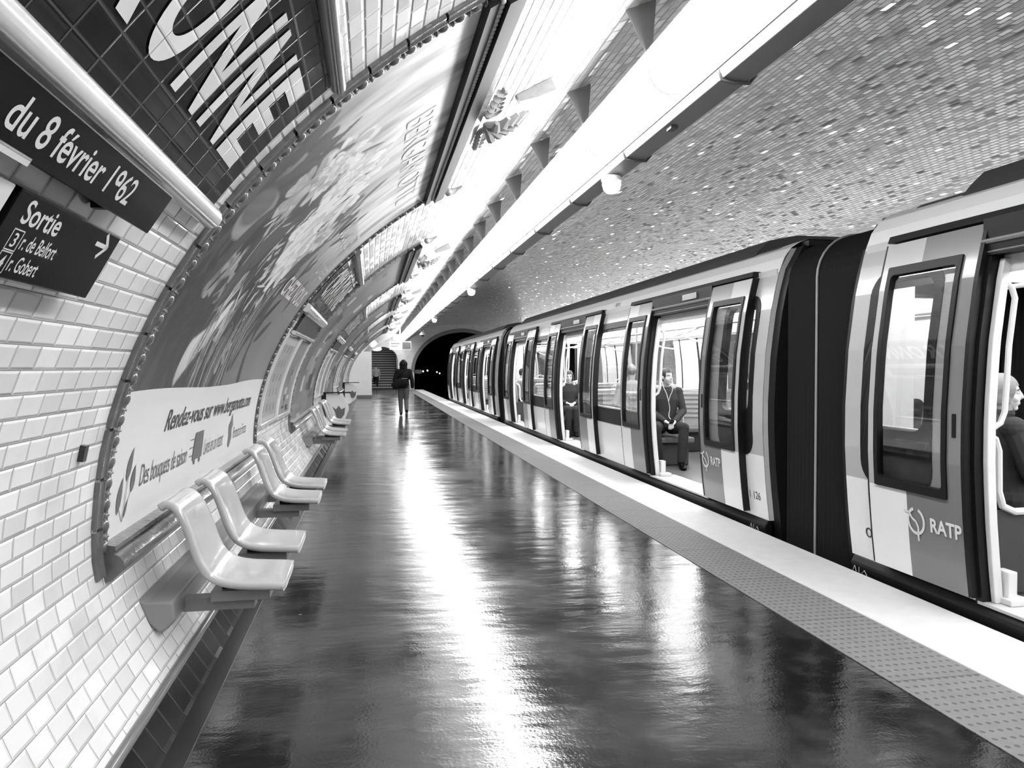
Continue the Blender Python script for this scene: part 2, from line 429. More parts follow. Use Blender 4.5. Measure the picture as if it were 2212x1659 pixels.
# black skirting with a grey round moulding on top
mb = MB()
prof = [(-.858, .122), (-.848, .118), (-.785, .02), (-.766, 0.), (-.766, -.02)]
L = [0, .01, .13, .16, .18]
for i in range(len(prof)-1):
    for j in range(len(YS)-1):
        q = [(prof[i], YS[j], L[i]), (prof[i], YS[j+1], L[i]), (prof[i+1], YS[j+1], L[i+1]), (prof[i+1], YS[j], L[i+1])]
        mb.add([(p[0], y, p[1]) for p, y, l in q], [(0, 1, 2, 3)], 0, [(y, l+.2) for p, y, l in q])
mb.build('baseboard_left', 'base_tile', kind='structure', smooth=False, fix=False)
mb = MB(); mb.tube([(-.860, y, .132) for y in YS], .022, 12); mb.build('trim_4', 'ceram_grey', kind='structure')
# track bed and the opposite platform
mb = MB(); mb.box(3.40, 8.95, Y_BACK, 110, -1.3, -1.15); mb.build('floor_track', 'void', kind='structure', smooth=False)
mb = MB(); mb.box(8.87, 13.1, Y_BACK, Y_END, -1.15, 0.); mb.build('floor_right', 'floor', kind='structure', smooth=False)
mb = MB(); mb.grid(lambda x, t: (x, Y_BACK, -1.2+(max(vault_z(x), 0)+1.2)*t), lin(-1.08, 13.34, 60), [0, 1], 0, lambda x, t: (x, t*4))
mb.build('wall_back', 'endwall', kind='structure', smooth=False)
# end wall with the tunnel mouth and the stair passage
def portal(x):
    q = 1-((x-6.135)/3.29)**2
    return 1.2+2.72*math.sqrt(q) if q > 0 else None
def stairarch(x):
    q = 1-((x-.72)/1.02)**2
    return 2.0+.9*math.sqrt(q) if q > 0 else None
xs = sorted(set(lin(-1.08, 13.34, 240) + [2.8451, 9.4249, -.2999, 1.7399, 2.8449, 9.4251, -.3001, 1.7401]))
mb = MB()
for a, b in zip(xs[:-1], xs[1:]):
    mid = (a+b)/2
    def low(x):
        for fn, c, h in ((portal, 6.135, 3.29), (stairarch, .72, 1.02)):
            if abs(mid-c) < h: return fn(x) or (1.2 if fn is portal else 2.0)
        return -1.2 if mid > 3.4 and mid < 8.9 else -.01
    vs = [(a, Y_END, low(a)), (b, Y_END, low(b)), (b, Y_END, vault_z(b)), (a, Y_END, vault_z(a))]
    mb.add(vs, [(0, 1, 2, 3)], 0, [(p[0], p[2]) for p in vs])
mb.build('wall_end', 'endwall', kind='structure', smooth=False)
pp = [(6.135+3.29*math.cos(t), 1.2+2.72*math.sin(t)) for t in lin(0, math.pi, 40)]
pp = [(pp[0][0], -1.2)]+pp+[(pp[-1][0], -1.2)]
mb = MB(); mb.grid(lambda i, y: (pp[int(i)][0], y, pp[int(i)][1]), range(len(pp)), [Y_END, Y_END+.6, 100])
mb.build('wall_tunnel', 'void', kind='structure')
mb = MB(); mb.box(2.5, 9.8, 100, 100.3, -1.3, 4.6); mb.build('wall_tunnel_end', 'void', kind='structure', smooth=False)
ring = [(6.135+3.52*math.cos(t), 1.2+2.98*math.sin(t)) for t in lin(0, math.pi, 40)]; ring = [(ring[0][0], 0)]+ring+[(ring[-1][0], 0)]
mb = MB()
for i in range(len(pp)-1):
    a, b, c2, d = pp[i], pp[i+1], ring[i+1], ring[i]
    if i in (0, len(pp)-2): continue
    mb.add([(a[0], Y_END-.04, a[1]), (b[0], Y_END-.04, b[1]), (c2[0], Y_END-.04, c2[1]), (d[0], Y_END-.04, d[1]), (a[0], Y_END+.1, a[1]), (b[0], Y_END+.1, b[1])], [(0, 1, 2, 3), (0, 4, 5, 1)])
mb.build('trim_5', mat('arch_ring', .16, .6), kind='structure')
sp = [(.72+1.02*math.cos(t), 2.0+.9*math.sin(t)) for t in lin(0, math.pi, 24)]; sp = [(sp[0][0], 0)]+sp+[(sp[-1][0], 0)]
mb = MB(); mb.grid(lambda i, y: (sp[int(i)][0], y, sp[int(i)][1]+max(0, (y-Y_END-1.2)*.55 if sp[int(i)][1] > 0 else 0)), range(len(sp)), [Y_END, Y_END+1.2, 66.], 0, lambda i, y: (y, i*.2))
mb.build('wall_stair', 'tile_plain', kind='structure')
mb = MB(); mb.box(-.32, 1.76, 66., 66.2, 0, 13); mb.build('wall_stair_end', 'stair', kind='structure', smooth=False)
t = thing('staircase', 'dark staircase with pale nosings climbing behind the arch at the platform end', 'stairs', (.72, Y_END+.3, 0))
mb = MB(); nb = MB()
for i in range(30):
    mb.box(-.30, 1.74, Y_END+.3+.3*i, Y_END+.3+.3*(i+1.2), 0 if i < 2 else .17*(i-1), .17*(i+1))
    nb.box(-.30, 1.74, Y_END+.285+.3*i, Y_END+.36+.3*i, .17*(i+1)-.028, .17*(i+1)+.004)
mb.build('flight', 'stair', t, smooth=False); nb.build('nosing', 'nosing', t, smooth=False)
sl = thing('passage_lamp', 'bright oval lamp under the arch above the stairs', 'lamp', (.35, Y_END+2.2, 2.75))
lb = MB(); lb.ell((.35, Y_END+2.2, 2.80), (.34, .16, .12), 16, 8); lb.build('globe', 'stairlamp', sl)
lb = MB(); lb.tube([(.35, Y_END+2.2, 2.86), (.35, Y_END+2.2, 3.35)], .03, 8); lb.build('stem', 'lampwhite', sl)
rl = MB(); rl.tube([(1.66, Y_END+.2, 1.0), (1.66, Y_END+.6, 1.05), (1.66, Y_END+6, 4.1)], .03, 8); rl.build('handrail', 'black', t)

# ------------------------------------------------------------------ wall furniture
def vstrip(mb, sa, sb, ya, yb, off, m=0, ns=None, ny=2, thick=None, uv=False):
    ns = ns or max(2, int((sb-sa)/.06)+1)
    ss, ys = lin(sa, sb, ns), lin(ya, yb, ny)
    mb.grid(lambda y, s: V(s, y, off), ys, ss, m, (lambda y, s: (y, s)))
    t0 = 0.
    for (q, fixed) in ((ss, ya), (ss, yb)):
        mb.grid(lambda s, o: V(s, fixed, o), q, [t0, off], m, (lambda s, o: (fixed+o, s)))
    for fixed in (sa, sb):
        mb.grid(lambda y, o: V(fixed, y, o), ys, [t0, off], m, (lambda y, o: (y, fixed+o)))
def name_panel(y0, y1, label, txt=True):
    t = thing('station_name_panel', label, 'sign', V(2.5, (y0+y1)/2), 'tiled station name panels')
    mb = MB(); vstrip(mb, 2.20, 2.90, y0, y1, .012, ny=8); mb.build('tile_field', 'dark_tile', t, smooth=False)
    mb = MB(); mb.tube([V(2.19, y, .02) for y in lin(y0-.04, y1+.03, 14)], [.045]*14, 14); mb.build('lower_moulding', 'ceram_white', t)
    mb = MB(); mb.tube([V(2.92, y, .015) for y in lin(y0-.04, y1+.03, 14)], .035, 12); mb.build('upper_moulding', 'ceram_grey', t)
    word = 'CHARONNE'; n = len(word); pitch = (y1-y0-.40)/n
    c0 = y1-.28
    for i, ch in enumerate(word):
        mb = MB(); c = c0-pitch*(n-1-i); wd = .24
        text_on(mb, ch, lambda a, b: V(b, a, .0155), c-wd/2, c+wd/2, 2.37, 2.77, bold=.03, cuts=6, uv=True)
        mb.build('letter', 'letter_tile', t, smooth=False, fix=False)
    return t
# letters are spaced .295 m apart
name_panel(.33, 3.09, 'dark tiled name panel with giant white letters at the upper left, nearest one')

FR_W, FR_S0, FR_S1 = 4.25, .64, 3.90
def poster_frame(y0, label, near=True):
    y1 = y0+FR_W
    t = thing('poster_frame', label, 'frame', V(.7, (y0+y1)/2), 'ceramic poster frames along the left wall')
    for yy, sgn in ((y0, 1), (y1, -1)):
        mb = MB()
        for k in range(16):
            a = FR_S0+.01+k*(FR_S1-FR_S0)/16; b = FR_S0+(k+1)*(FR_S1-FR_S0)/16
            ss = lin(a, b-.003, 5)
            pr = [(0., 0.), (0., .012), (.006, .018), (.048, .018), (.053, .024), (.060, .024), (.064, .010), (.066, 0.)]
            mb.grid(lambda i, s: V(s, yy+sgn*pr[int(i)][0], pr[int(i)][1]), range(len(pr)), ss)
        mb.build('side_moulding', 'frame', t, angle=30)
        mb = MB(); n = int((FR_S1-FR_S0-.15)/.088)
        for k in range(n):
            s = FR_S0+.12+k*.088
            q = Vector(V(s, yy+sgn*.104, .011)); tz = Vector(V(s+.02, 0))-Vector(V(s-.02, 0)); ang = math.atan2(tz.x, tz.z)
            R = Matrix.Rotation(ang, 3, 'Y')
            mb.ell(q, (.021, .033, .030), 10 if near else 6, 7 if near else 5, rot=R)
            q2 = Vector(V(s+.044, yy+sgn*.104, .012))
            mb.ell(q2, (.020, .036, .007), 8 if near else 6, 5, rot=R)
        vstrip(mb, FR_S0+.1, FR_S1, *sorted((yy+sgn*.064, yy+sgn*.152)), .012, ns=40)
        mb.build('egg_and_dart', 'frame', t)
    mb = MB(); pts = 15
    prof = [(.0, .0), (.0, .03), (.03, .075), (.07, .088), (.10, .07), (.115, .045), (.125, .06), (.145, .06), (.155, .02), (.155, 0)]
    mb.grid(lambda y, i: V(FR_S0-.02+prof[int(i)][0], y, prof[int(i)][1]), lin(y0+.09, y1-.09, 24), range(len(prof)))
    for yy in (y0+.09, y1-.09):
        n = len(prof); mb.add([V(FR_S0-.02+a, yy, b) for a, b in prof], [tuple(range(n))])
    mb.build('bottom_moulding', 'frame', t, angle=50)
    mb = MB()
    for a, b, o, in ((3.71, 3.765, .05), (3.80, 3.90, .075)):
        vstrip(mb, a, b, y0+.09, y1-.05, o, ny=6)
    mb.build('top_moulding', 'frame_dark', t, smooth=False)
    mb = MB()
    if near:
        for k in range(int((FR_W-.2)/.045)):
            mb.ell(V(3.782, y0+.1+k*.045, .045), (.015, .022, .015), 8, 5)
    else: mb.tube([V(3.782, y, .04) for y in lin(y0+.1, y1-.06, 4)], .015, 6)
    mb.build('top_bead', 'ceram_white', t)
    # crest in the middle of the top edge, small finials at its ends
    yc = (y0+y1)/2
    mb = MB(); vstrip(mb, 3.93, 3.99, yc-.62, yc+.62, .05, ny=4)
    for k in range(11):
        a = math.pi*k/10
        c = (yc+.17*math.cos(a), 4.06+.30*math.sin(a))
        pts = [V(4.02+(c[1]-4.02)*q, yc+(c[0]-yc)*q, .05+.10*math.sin(q*2.2)) for q in (0.05, .35, .7, 1.)]
        mb.tube(pts, [.012, .026, .036, .018], 7)
    for sg in (-1, 1):
        for k in range(5):
            r = .07-.009*k; yy = yc+sg*(.20+.095*k)
            pts = [V(4.06+r*math.sin(q)*(1-.06*q), yy+sg*r*math.cos(q)*(1-.06*q), .06) for q in lin(0, 5.2, 10)]
            mb.tube(pts, [.02]*9+[.03], 6)
    # the tall leaf that rises above the crest
    L2 = [(4.30, -.10, .03), (4.42, -.13, .06), (4.56, -.16, .07), (4.62, -.12, .05), (4.60, .02, .04), (4.46, .06, .04), (4.33, .05, .03)]
    vs = [V(s, yc+dy, o+.02) for s, dy, o in L2]+[V(s, yc+dy, .002) for s, dy, o in L2]; n = len(L2)
    mb.add(vs, [tuple(range(n)), tuple(range(2*n-1, n-1, -1))]+[(i, (i+1) % n, (i+1) % n+n, i+n) for i in range(n)])
    mb.build('crest', 'orn', t)
    for yy in (y0+.1, y1+.06):
        mb = MB(); mb.ell(V(4.0, yy, .03), (.04, .06, .04), 8, 6); mb.tube([V(4.0+.05*k, yy+.03*math.sin(k*1.4), .04) for k in range(4)], [.03, .035, .02, .01], 7)
        mb.build('finial', 'orn', t)
    return t
def raster_poster(name, label, y0, y1, s0, s1, img, group=None, off=.006):
    """img[j, i]: linear grey, j along s (upwards), i along Y"""
    nj, ni = img.shape
    ys, ss = np.linspace(y0, y1, ni), np.linspace(s0, s1, nj)
    bx = np.array([V(s, 0, off) for s in ss])
    co = np.empty((nj, ni, 3)); co[:, :, 0] = bx[:, 0:1]; co[:, :, 2] = bx[:, 2:3]; co[:, :, 1] = ys[None, :]
    idx = np.arange(nj*ni).reshape(nj, ni)
    f = np.stack([idx[:-1, :-1], idx[:-1, 1:], idx[1:, 1:], idx[1:, :-1]], -1).reshape(-1, 4)
    org = Vector(V((s0+s1)/2, (y0+y1)/2))
    me = bpy.data.meshes.new(name); me.vertices.add(nj*ni); me.vertices.foreach_set('co', (co.reshape(-1, 3)-np.array(org)).ravel())
    me.loops.add(len(f)*4); me.loops.foreach_set('vertex_index', f.ravel().astype(np.int32))
    me.polygons.add(len(f)); me.polygons.foreach_set('loop_start', np.arange(0, len(f)*4, 4, dtype=np.int32))
    me.update(); me.validate()
    at = me.color_attributes.new('Col', 'FLOAT_COLOR', 'POINT')
    c = np.ones((nj*ni, 4), np.float32); c[:, :3] = np.clip(img, 0, 1).reshape(-1, 1); at.data.foreach_set('color', c.ravel())
    me.materials.append(M['poster']); me.shade_smooth()
    o = bpy.data.objects.new(name, me); COL.objects.link(o); o.location = org
    tag(o, label, 'poster', group); return o
def smooth_noise(nj, ni, cj, ci, rng):
    a = rng.random((cj+2, ci+2)); y = np.linspace(0, cj, nj); x = np.linspace(0, ci, ni)
    y0, x0 = y.astype(int), x.astype(int); fy, fx = (y-y0)[:, None], (x-x0)[None, :]
    fy, fx = fy*fy*(3-2*fy), fx*fx*(3-2*fx)
    return (a[y0][:, x0]*(1-fy)+a[y0+1][:, x0]*fy)*(1-fx)+(a[y0][:, x0+1]*(1-fy)+a[y0+1][:, x0+1]*fy)*fx
def bouquet_image():
    nj, ni = 480, 360
    Yv = np.linspace(3.40, 7.30, ni)[None, :]; Sv = np.linspace(1.38, 3.76, nj)[:, None]
    r = np.random.default_rng(5)
    u = (Yv-3.4)/3.9; h = (Sv-1.38)/2.38
    st = .5*smooth_noise(nj, ni, 3, 26, r)+.3*smooth_noise(nj, ni, 8, 60, r)+.2*smooth_noise(nj, ni, 14, 110, r)
    # studio backdrop of the printed photograph: dark at the left, paler to the right, brushed pale streaks above
    bg = .022+.02*st+.11*np.clip(u*1.5-.25, 0, 1)+.045*np.clip(h*2-.3, 0, 1)
    pale = np.clip((h-.38-.28*(1-u)*.4)*2.0, 0, 1)
    pale = pale*(1-.35*np.clip((h-.72)*6, 0, 1)*np.clip((u-.2)*5, 0, 1))
    img = bg*(1-pale)+pale*(.20+.75*np.clip(st*1.8-.42, 0, 1))
    def petal(y, s, a, b, ang, val, edge=.25, grad=.0):
        i0, i1 = np.searchsorted(Yv[0], [y-a-b, y+a+b]); j0, j1 = np.searchsorted(Sv[:, 0], [s-a-b, s+a+b])
        if i1 <= i0 or j1 <= j0: return
        yy, ss = Yv[:, i0:i1]-y, Sv[j0:j1]-s
        p, q = yy*math.cos(ang)+ss*math.sin(ang), -yy*math.sin(ang)+ss*math.cos(ang)
        d = (p/a)**2+(q/b)**2
        k = np.clip((1-d)/edge, 0, 1)
        v = val*(1+grad*p/a)*(1-.18*np.clip(d, 0, 1))*(1-.2*np.abs(np.sin(q/b*5)))
        img[j0:j1, i0:i1] = img[j0:j1, i0:i1]*(1-k)+np.clip(v, 0, .85)*k
    # dark foliage mass
    for _ in range(640):
        h1 = r.random(); yc = 4.35+.55*h1-.25*(h1 > .6); s = 1.40+1.5*h1
        y = yc+r.normal()*(.50+.15*h1); petal(y, s, .10+.16*r.random(), .025+.04*r.random(), r.normal()*.5+1.35, .006+.03*r.random()**2)
    # blossoms: y, s, radius, brightness
    def blossom(y, s, rad, val, n=46, lean=1.2):
        for k in range(n):
            q = 1-k/n; a = r.random()*6.283; rr = rad*q
            petal(y+math.cos(a)*rr*.85, s+math.sin(a)*rr*.75, rad*(.22+.25*r.random()), rad*(.12+.12*r.random()), a+r.normal()*.4, val*(.6+.75*r.random()), .35, .25)
    for y, s, rad, val in ((4.25, 2.90, .32, .50), (4.75, 3.08, .30, .55), (4.15, 2.62, .26, .32), (5.10, 2.88, .26, .60), (4.95, 2.68, .38, .68), (5.25, 2.42, .38, .62),
                           (4.85, 2.30, .28, .40), (5.55, 2.62, .26, .42), (4.35, 2.02, .22, .26), (3.95, 2.06, .22, .22), (5.15, 2.10, .24, .40), (4.55, 1.80, .20, .26), (4.95, 1.66, .20, .20), (5.5, 2.2, .22, .24)):
        blossom(y, s, rad, val)
    for _ in range(170):
        h1 = r.random(); petal(4.5+.6*h1+r.normal()*.5, 1.5+1.5*h1+r.normal()*.12, .07+.10*r.random(), .018+.025*r.random(), r.normal()*.8+1.2, .010+.03*r.random()**2, .5)
    for y, s, rad, val in ((4.72, 2.98, .26, .62), (5.02, 2.62, .34, .75), (5.22, 2.36, .30, .66), (4.3, 2.86, .20, .5), (5.3, 2.86, .18, .6)): blossom(y, s, rad, val, 40)
    # round pale flower and dark leaves on the left of it
    petal(3.75, 2.36, .22, .16, .3, .26, .2); petal(3.70, 2.40, .19, .13, .3, .10, .4)
    petal(3.85, 2.20, .30, .07, 1.2, .045); petal(4.30, 2.16, .34, .11, 1.3, .055); petal(4.45, 2.34, .26, .09, 1.2, .05); petal(4.55, 2.05, .30, .08, 1.35, .03)
    petal(5.55, 2.18, .36, .09, 1.3, .05); petal(5.75, 2.45, .30, .07, 1.1, .055); petal(5.30, 1.72, .42, .10, 1.35, .05); petal(4.85, 1.55, .28, .11, 1.35, .08); petal(5.05, 1.92, .30, .07, 1.3, .035)
    # the white tulip low on the left, its bent petal, and stalks
    for k in range(7): petal(4.10+.05*k, 1.55+.028*k, .15-.006*k, .06, 1.35-.06*k, .46+.05*(k % 3), .3, .2)
    petal(4.48, 1.83, .15, .055, 1.0, .62, .3); petal(4.60, 1.78, .12, .035, 1.9, .55, .3)
    for k in range(36):
        y = 4.2+r.random()*1.3; petal(y, 1.42+.5*r.random(), .14+.12*r.random(), .012, 1.45+r.normal()*.15, .1+.22*r.random(), .4)
    for k in range(50):
        y = 4.0+r.random()*1.7; s = 1.9+r.random()*1.2; petal(y, s, .06+.08*r.random(), .010, 1.2+r.normal()*.5, .35+.3*r.random(), .5)
    # thin dark twig on the left
    for k in range(14): petal(3.62+.02*k+.02*r.normal(), 1.95-.018*k+.03*r.normal(), .07, .012, .7+r.normal()*.8, .03, .5)
    img = img*1.45+(r.random((nj, ni))-.5)*.015
    return np.clip(img, .012, .85)
def printed_poster(y0):
    t = raster_poster('advertising_poster', 'large poster of a flower bouquet above a white block of text, nearest', y0+.15, y0+FR_W-.15, 1.38, 3.72, bouquet_image())
    mb = MB(); vstrip(mb, .75, 1.385, y0+.15, y0+FR_W-.15, .0062, ny=6)
    ys = lin(y0+.15, y0+FR_W-.15, 30)
    mb.grid(lambda y, q: V(1.35+q*(.045+.012*math.sin(y*2.1)), y, .0072), ys, [0, 1])
    mb.build('text_block', 'paper', t, smooth=False)
    S = lambda a, b: V(b, a, .009)
    mb = MB()
    text_on(mb, 'Rendez-vous sur www.bergamotte.com', S, 4.12, 6.86, 1.135, 1.285, shear=.25, bold=.012, cuts=3)
    mb.build('headline', 'ink', t, smooth=False, fix=False)
    for tx, a0, a1, b0, b1 in (('Des bouquets de saison', 3.80, 4.72, .905, 1.04), ('Livrés en un instant', 5.18, 5.82, .93, 1.035), ('Partout en France', 6.22, 6.85, .94, 1.03)):
        mb = MB(); text_on(mb, tx, S, a0, a1, b0, b1, shear=.25, cuts=2); mb.build('caption', 'ink_grey', t, smooth=False, fix=False)
    mb = MB()
    def poly(p, m=0): mb.add([S(a, b) for a, b in p], [tuple(range(len(p)))], m)
    def leaf(y, s, l, wd, a):
        poly([(y+l*math.cos(a)*q+wd*math.sin(math.pi*q**.8)*sg*-math.sin(a), s+l*math.sin(a)*q+wd*math.sin(math.pi*q**.8)*sg*math.cos(a)) for sg, qs in ((1, lin(0, 1, 8)), (-1, lin(1, 0, 8)[1:-1])) for q in qs])
    leaf(3.60, .99, .16, .032, 1.25); leaf(3.68, .93, .13, .032, 1.3); leaf(3.49, .86, .17, .03, 1.2); leaf(3.58, .83, .10, .012, .9)
    for a, b in (((3.56, .82), (3.62, 1.0)), ((3.555, .82), (3.50, .90)), ((3.57, .84), (3.68, .95))):
        poly([a, (a[0]+.006, a[1]), (b[0]+.006, b[1]), b])
    mb.build('flower_pictogram', 'ink_grey', t, smooth=False, fix=False); mb = MB()
    poly([(4.86, .93), (5.12, .93), (5.12, 1.10), (4.90, 1.10)])
    for k in range(3): poly([(4.78, .96+.05*k), (4.88, .96+.05*k), (4.88, .966+.05*k), (4.78, .966+.05*k)])
    for yy in (4.92, 5.06): poly([(yy+.025*math.cos(q), .922+.022*math.sin(q)) for q in lin(0, 5.9, 14)])
    mb.build('van_pictogram', 'ink_grey', t, smooth=False, fix=False); mb = MB()
    poly([(6.02, .90), (6.07, .89), (6.12, .92), (6.16, .96), (6.14, 1.02), (6.18, 1.06), (6.14, 1.10), (6.10, 1.15), (6.07, 1.09), (6.0, 1.06), (6.04, .98)])
    mb.build('map_pictogram', 'ink_grey', t, smooth=False, fix=False)
    for tx, a0, a1, b0, b1, bo in (('BERGAMOTTE', 4.45, 6.70, 3.36, 3.58, .0), ('CHEZ VOUS', 5.75, 7.05, 2.13, 2.30, .02), ('LIVRÉS', 6.55, 7.1, 2.45, 2.60, .01), ('BOUQUETS', 6.02, 7.05, 2.74, 2.97, .01)):
        mb = MB(); text_on(mb, tx, S, a0, a1, b0, b1, bold=bo, cuts=3); mb.build('white_lettering', 'paper', t, smooth=False, fix=False)
    return t
def generic_image(nj, ni, seed, base=.16, blocks=30):
    r = np.random.default_rng(seed)
    im = base*(.6+.8*smooth_noise(nj, ni, 4, 4, r))*(.8+.4*smooth_noise(nj, ni, 14, 14, r))
    for _ in range(blocks):
        j, i = int(r.random()*nj*.9), int(r.random()*ni*.9); hh, ww = int(nj*(.02+.08*r.random())), int(ni*(.04+.2*r.random()))
        im[j:j+hh, i:i+ww] = r.choice([.04, .08, .3, .5])*(.8+.4*r.random())
    return im
def facade_image(nj, ni, seed):
    r = np.random.default_rng(seed)
    im = .34*(.85+.3*smooth_noise(nj, ni, 6, 5, r))
    for a in range(5):
        for b in range(4):
            j, i = int(nj*(.12+.17*a)), int(ni*(.1+.22*b)); im[j:j+int(nj*.09), i:i+int(ni*.10)] = .14+.1*r.random()
    im[int(nj*.9):] = .5; im[:int(nj*.06)] = .45
    return im
FY = [3.22, 10.35, 17.5, 24.65, 31.8]
flabel = ['brown ceramic frame with egg-and-dart border around the bouquet poster', 'brown ceramic poster frame behind the second bank of seats', 'ceramic poster frame just past the low black-edged screen', 'ceramic poster frame second before the white partition', 'ceramic poster frame right before the white partition']
plabel = ['', 'grey poster with printed text and a dark panel behind the second bank of seats', 'third large poster along the left wall, mid grey', 'fourth large poster along the left wall', 'last large poster before the white partition']
for k, y in enumerate(FY):
    poster_frame(y, flabel[k], near=(k == 0))
    if k == 0: printed_poster(y)
    else: raster_poster('advertising_poster', plabel[k], y+.15, y+FR_W-.15, .76, 3.72, generic_image(150, 90, 20+k), 'large posters beyond the bouquet poster')
    if k < 4:
        a, b = y+FR_W+.10, y+FR_W+2.80
        name_panel(a+.02, b, ['second dark tiled name panel, just past the bouquet poster', 'third dark tiled name panel along the wall', 'fourth dark tiled name panel along the wall', 'farthest dark tiled name panel along the wall'][k])
        t = thing('notice_board', ['dark square notice board under the second name panel', 'dark notice board under the third name panel', 'dark notice board under the fourth name panel', 'dark notice board under the farthest name panel'][k], 'notice board', V(2.0, a), 'notice boards under name panels')
        mb = MB(); vstrip(mb, 1.93, 2.13, a+.25, b-.30, .03); mb.build('board', 'ink', t, smooth=False)
        mb = MB()
        for s in (1.915, 2.145): mb.tube([V(s, yy, .03) for yy in lin(a+.2, b-.05, 6)], .022, 8)
        mb.build('rail', 'ceram_white', t)
        for j, (c, d) in enumerate(((a+.02, a+1.22), (a+1.38, b-.08))):
            o = raster_poster('small_poster', ('pale poster of a building front' if j == 0 else 'grey poster with dark figures')+[' under the second name panel', ' under the third name panel', ' under the fourth name panel', ' under the farthest name panel'][k], c, d, .95, 1.86,
                              facade_image(90, 60, 3+k) if j == 0 else generic_image(90, 60, 50+k, .22, 10), 'small posters between the large frames', off=.012)
            mb = MB()
            for yy in (c-.03, d+.03): mb.tube([V(s, yy, .015) for s in lin(.92, 1.89, 16)], .022, 8)
            mb.tube([V(.92, yy, .02) for yy in lin(c-.05, d+.05, 4)], .026, 8)
            mb.build('border', 'ceram_white', o)

# signs above and beside the near wall
def plate_fn(s_mid, off):
    p0 = Vector(V(s_mid, 0, off)); tn = (Vector(V(s_mid+.05, 0))-Vector(V(s_mid-.05, 0))).normalized(); nn = Vector((tn.z, 0, -tn.x))
    return lambda y, b, o=0.: tuple(p0+tn*b+nn*o+Vector((0, y, 0)))
def plate(mb, fn, ya, yb, ba, bb, th, m=0):
    q = [fn(y, b, o) for o in (-th, 0) for b in (ba, bb) for y in (ya, yb)]
    mb.add(q, [(0, 2, 3, 1), (4, 5, 7, 6), (0, 1, 5, 4), (2, 6, 7, 3), (0, 4, 6, 2), (1, 3, 7, 5)], m)
F = plate_fn(2.04, .09)
t = thing('street_name_sign', 'long black enamel sign reading du 8 février 1962', 'sign', F(1.6, 0))
mb = MB(); plate(mb, F, .25, 2.435, -.030, .105, .03); mb.build('plate', 'blackgloss', t, smooth=False, bevel=.004)
mb = MB(); text_on(mb, 'du 8 février 1962', lambda a, b: F(a, b, .0007), 1.48, 2.16, .002, .078, bold=.012); text_on(mb, 'Place', lambda a, b: F(a, b, .0007), 1.22, 1.43, .002, .076, bold=.012)
mb.build('lettering', 'sign_white', t, smooth=False, fix=False)
mb = MB(); plate(mb, F, .25, 1.64, -.038, -.020, .0315); mb.build('white_edge_bar', 'sign_white', t, smooth=False)
for yy in (.6, 2.2):
    mb = MB(); mb.box(F(yy, 0)[0]-.09, F(yy, 0)[0]-.02, yy-.015, yy+.015, F(yy, 0)[2]+.0, F(yy, 0)[2]+.03)
    mb.build('fixing', 'black', t, smooth=False)
F2 = plate_fn(1.855, .06)
t = thing('exit_sign', 'black exit sign reading Sortie with an arrow, under the long street name sign', 'sign', F2(2., 0))
mb = MB(); plate(mb, F2, 1.74, 2.37, -.10, .10, .035); mb.build('plate', 'blackgloss', t, smooth=False, bevel=.004)
mb = MB(); G = lambda a, b: F2(a, b, .0007)
text_on(mb, 'Sortie', G, 1.80, 1.99, .030, .088, bold=.015)
text_on(mb, '3', G, 1.815, 1.835, -.026, .008, bold=.01); text_on(mb, 'r. de Belfort', G, 1.86, 2.04, -.026, .014, bold=.01)
text_on(mb, '4', G, 1.815, 1.835, -.080, -.046, bold=.01); text_on(mb, 'r. Gobert', G, 1.86, 2.00, -.080, -.040, bold=.01)
for b0 in (-.009, -.063):
    for (a, b, c, d) in ((1.80, b0-.026, 1.85, b0-.023), (1.80, b0+.023, 1.85, b0+.026), (1.80, b0-.026, 1.803, b0+.026), (1.847, b0-.026, 1.85, b0+.026)):
        mb.add([G(a, b), G(c, b), G(c, d), G(a, d)], [(0, 1, 2, 3)])
def stroke(p, q, wd):
    d = Vector((q[0]-p[0], q[1]-p[1])).normalized(); n = Vector((-d.y, d.x))*wd/2
    mb.add([G(p[0]+n.x, p[1]+n.y), G(q[0]+n.x, q[1]+n.y), G(q[0]-n.x, q[1]-n.y), G(p[0]-n.x, p[1]-n.y)], [(0, 1, 2, 3)])
stroke((2.225, .058), (2.312, .058), .013); stroke((2.268, .094), (2.312, .056), .013); stroke((2.268, .022), (2.312, .060), .013)
mb.build('lettering', 'sign_white', t, smooth=False, fix=False)
t = thing('line_sign', 'white sign with a dark edge cut by the frame, left of the black exit sign', 'sign', F2(1.5, 0))
mb = MB(); plate(mb, F2, 1.15, 1.715, -.06, .10, .03); mb.build('plate', 'sign_white', t, smooth=False, bevel=.004)
mb = MB(); plate(mb, lambda y, b, o=0: F2(y, b, o+.003), 1.60, 1.685, -.03, .045, .002); mb.build('symbol', 'ink_grey', t, smooth=False)
t = thing('wall_socket', 'tiny dark socket plate on the white tiles left of the poster frame', 'socket', V(1.18, 3.0))
mb = MB(); vstrip(mb, 1.155, 1.215, 2.985, 3.02, .02); mb.build('socket_plate', 'ink', t, smooth=False)

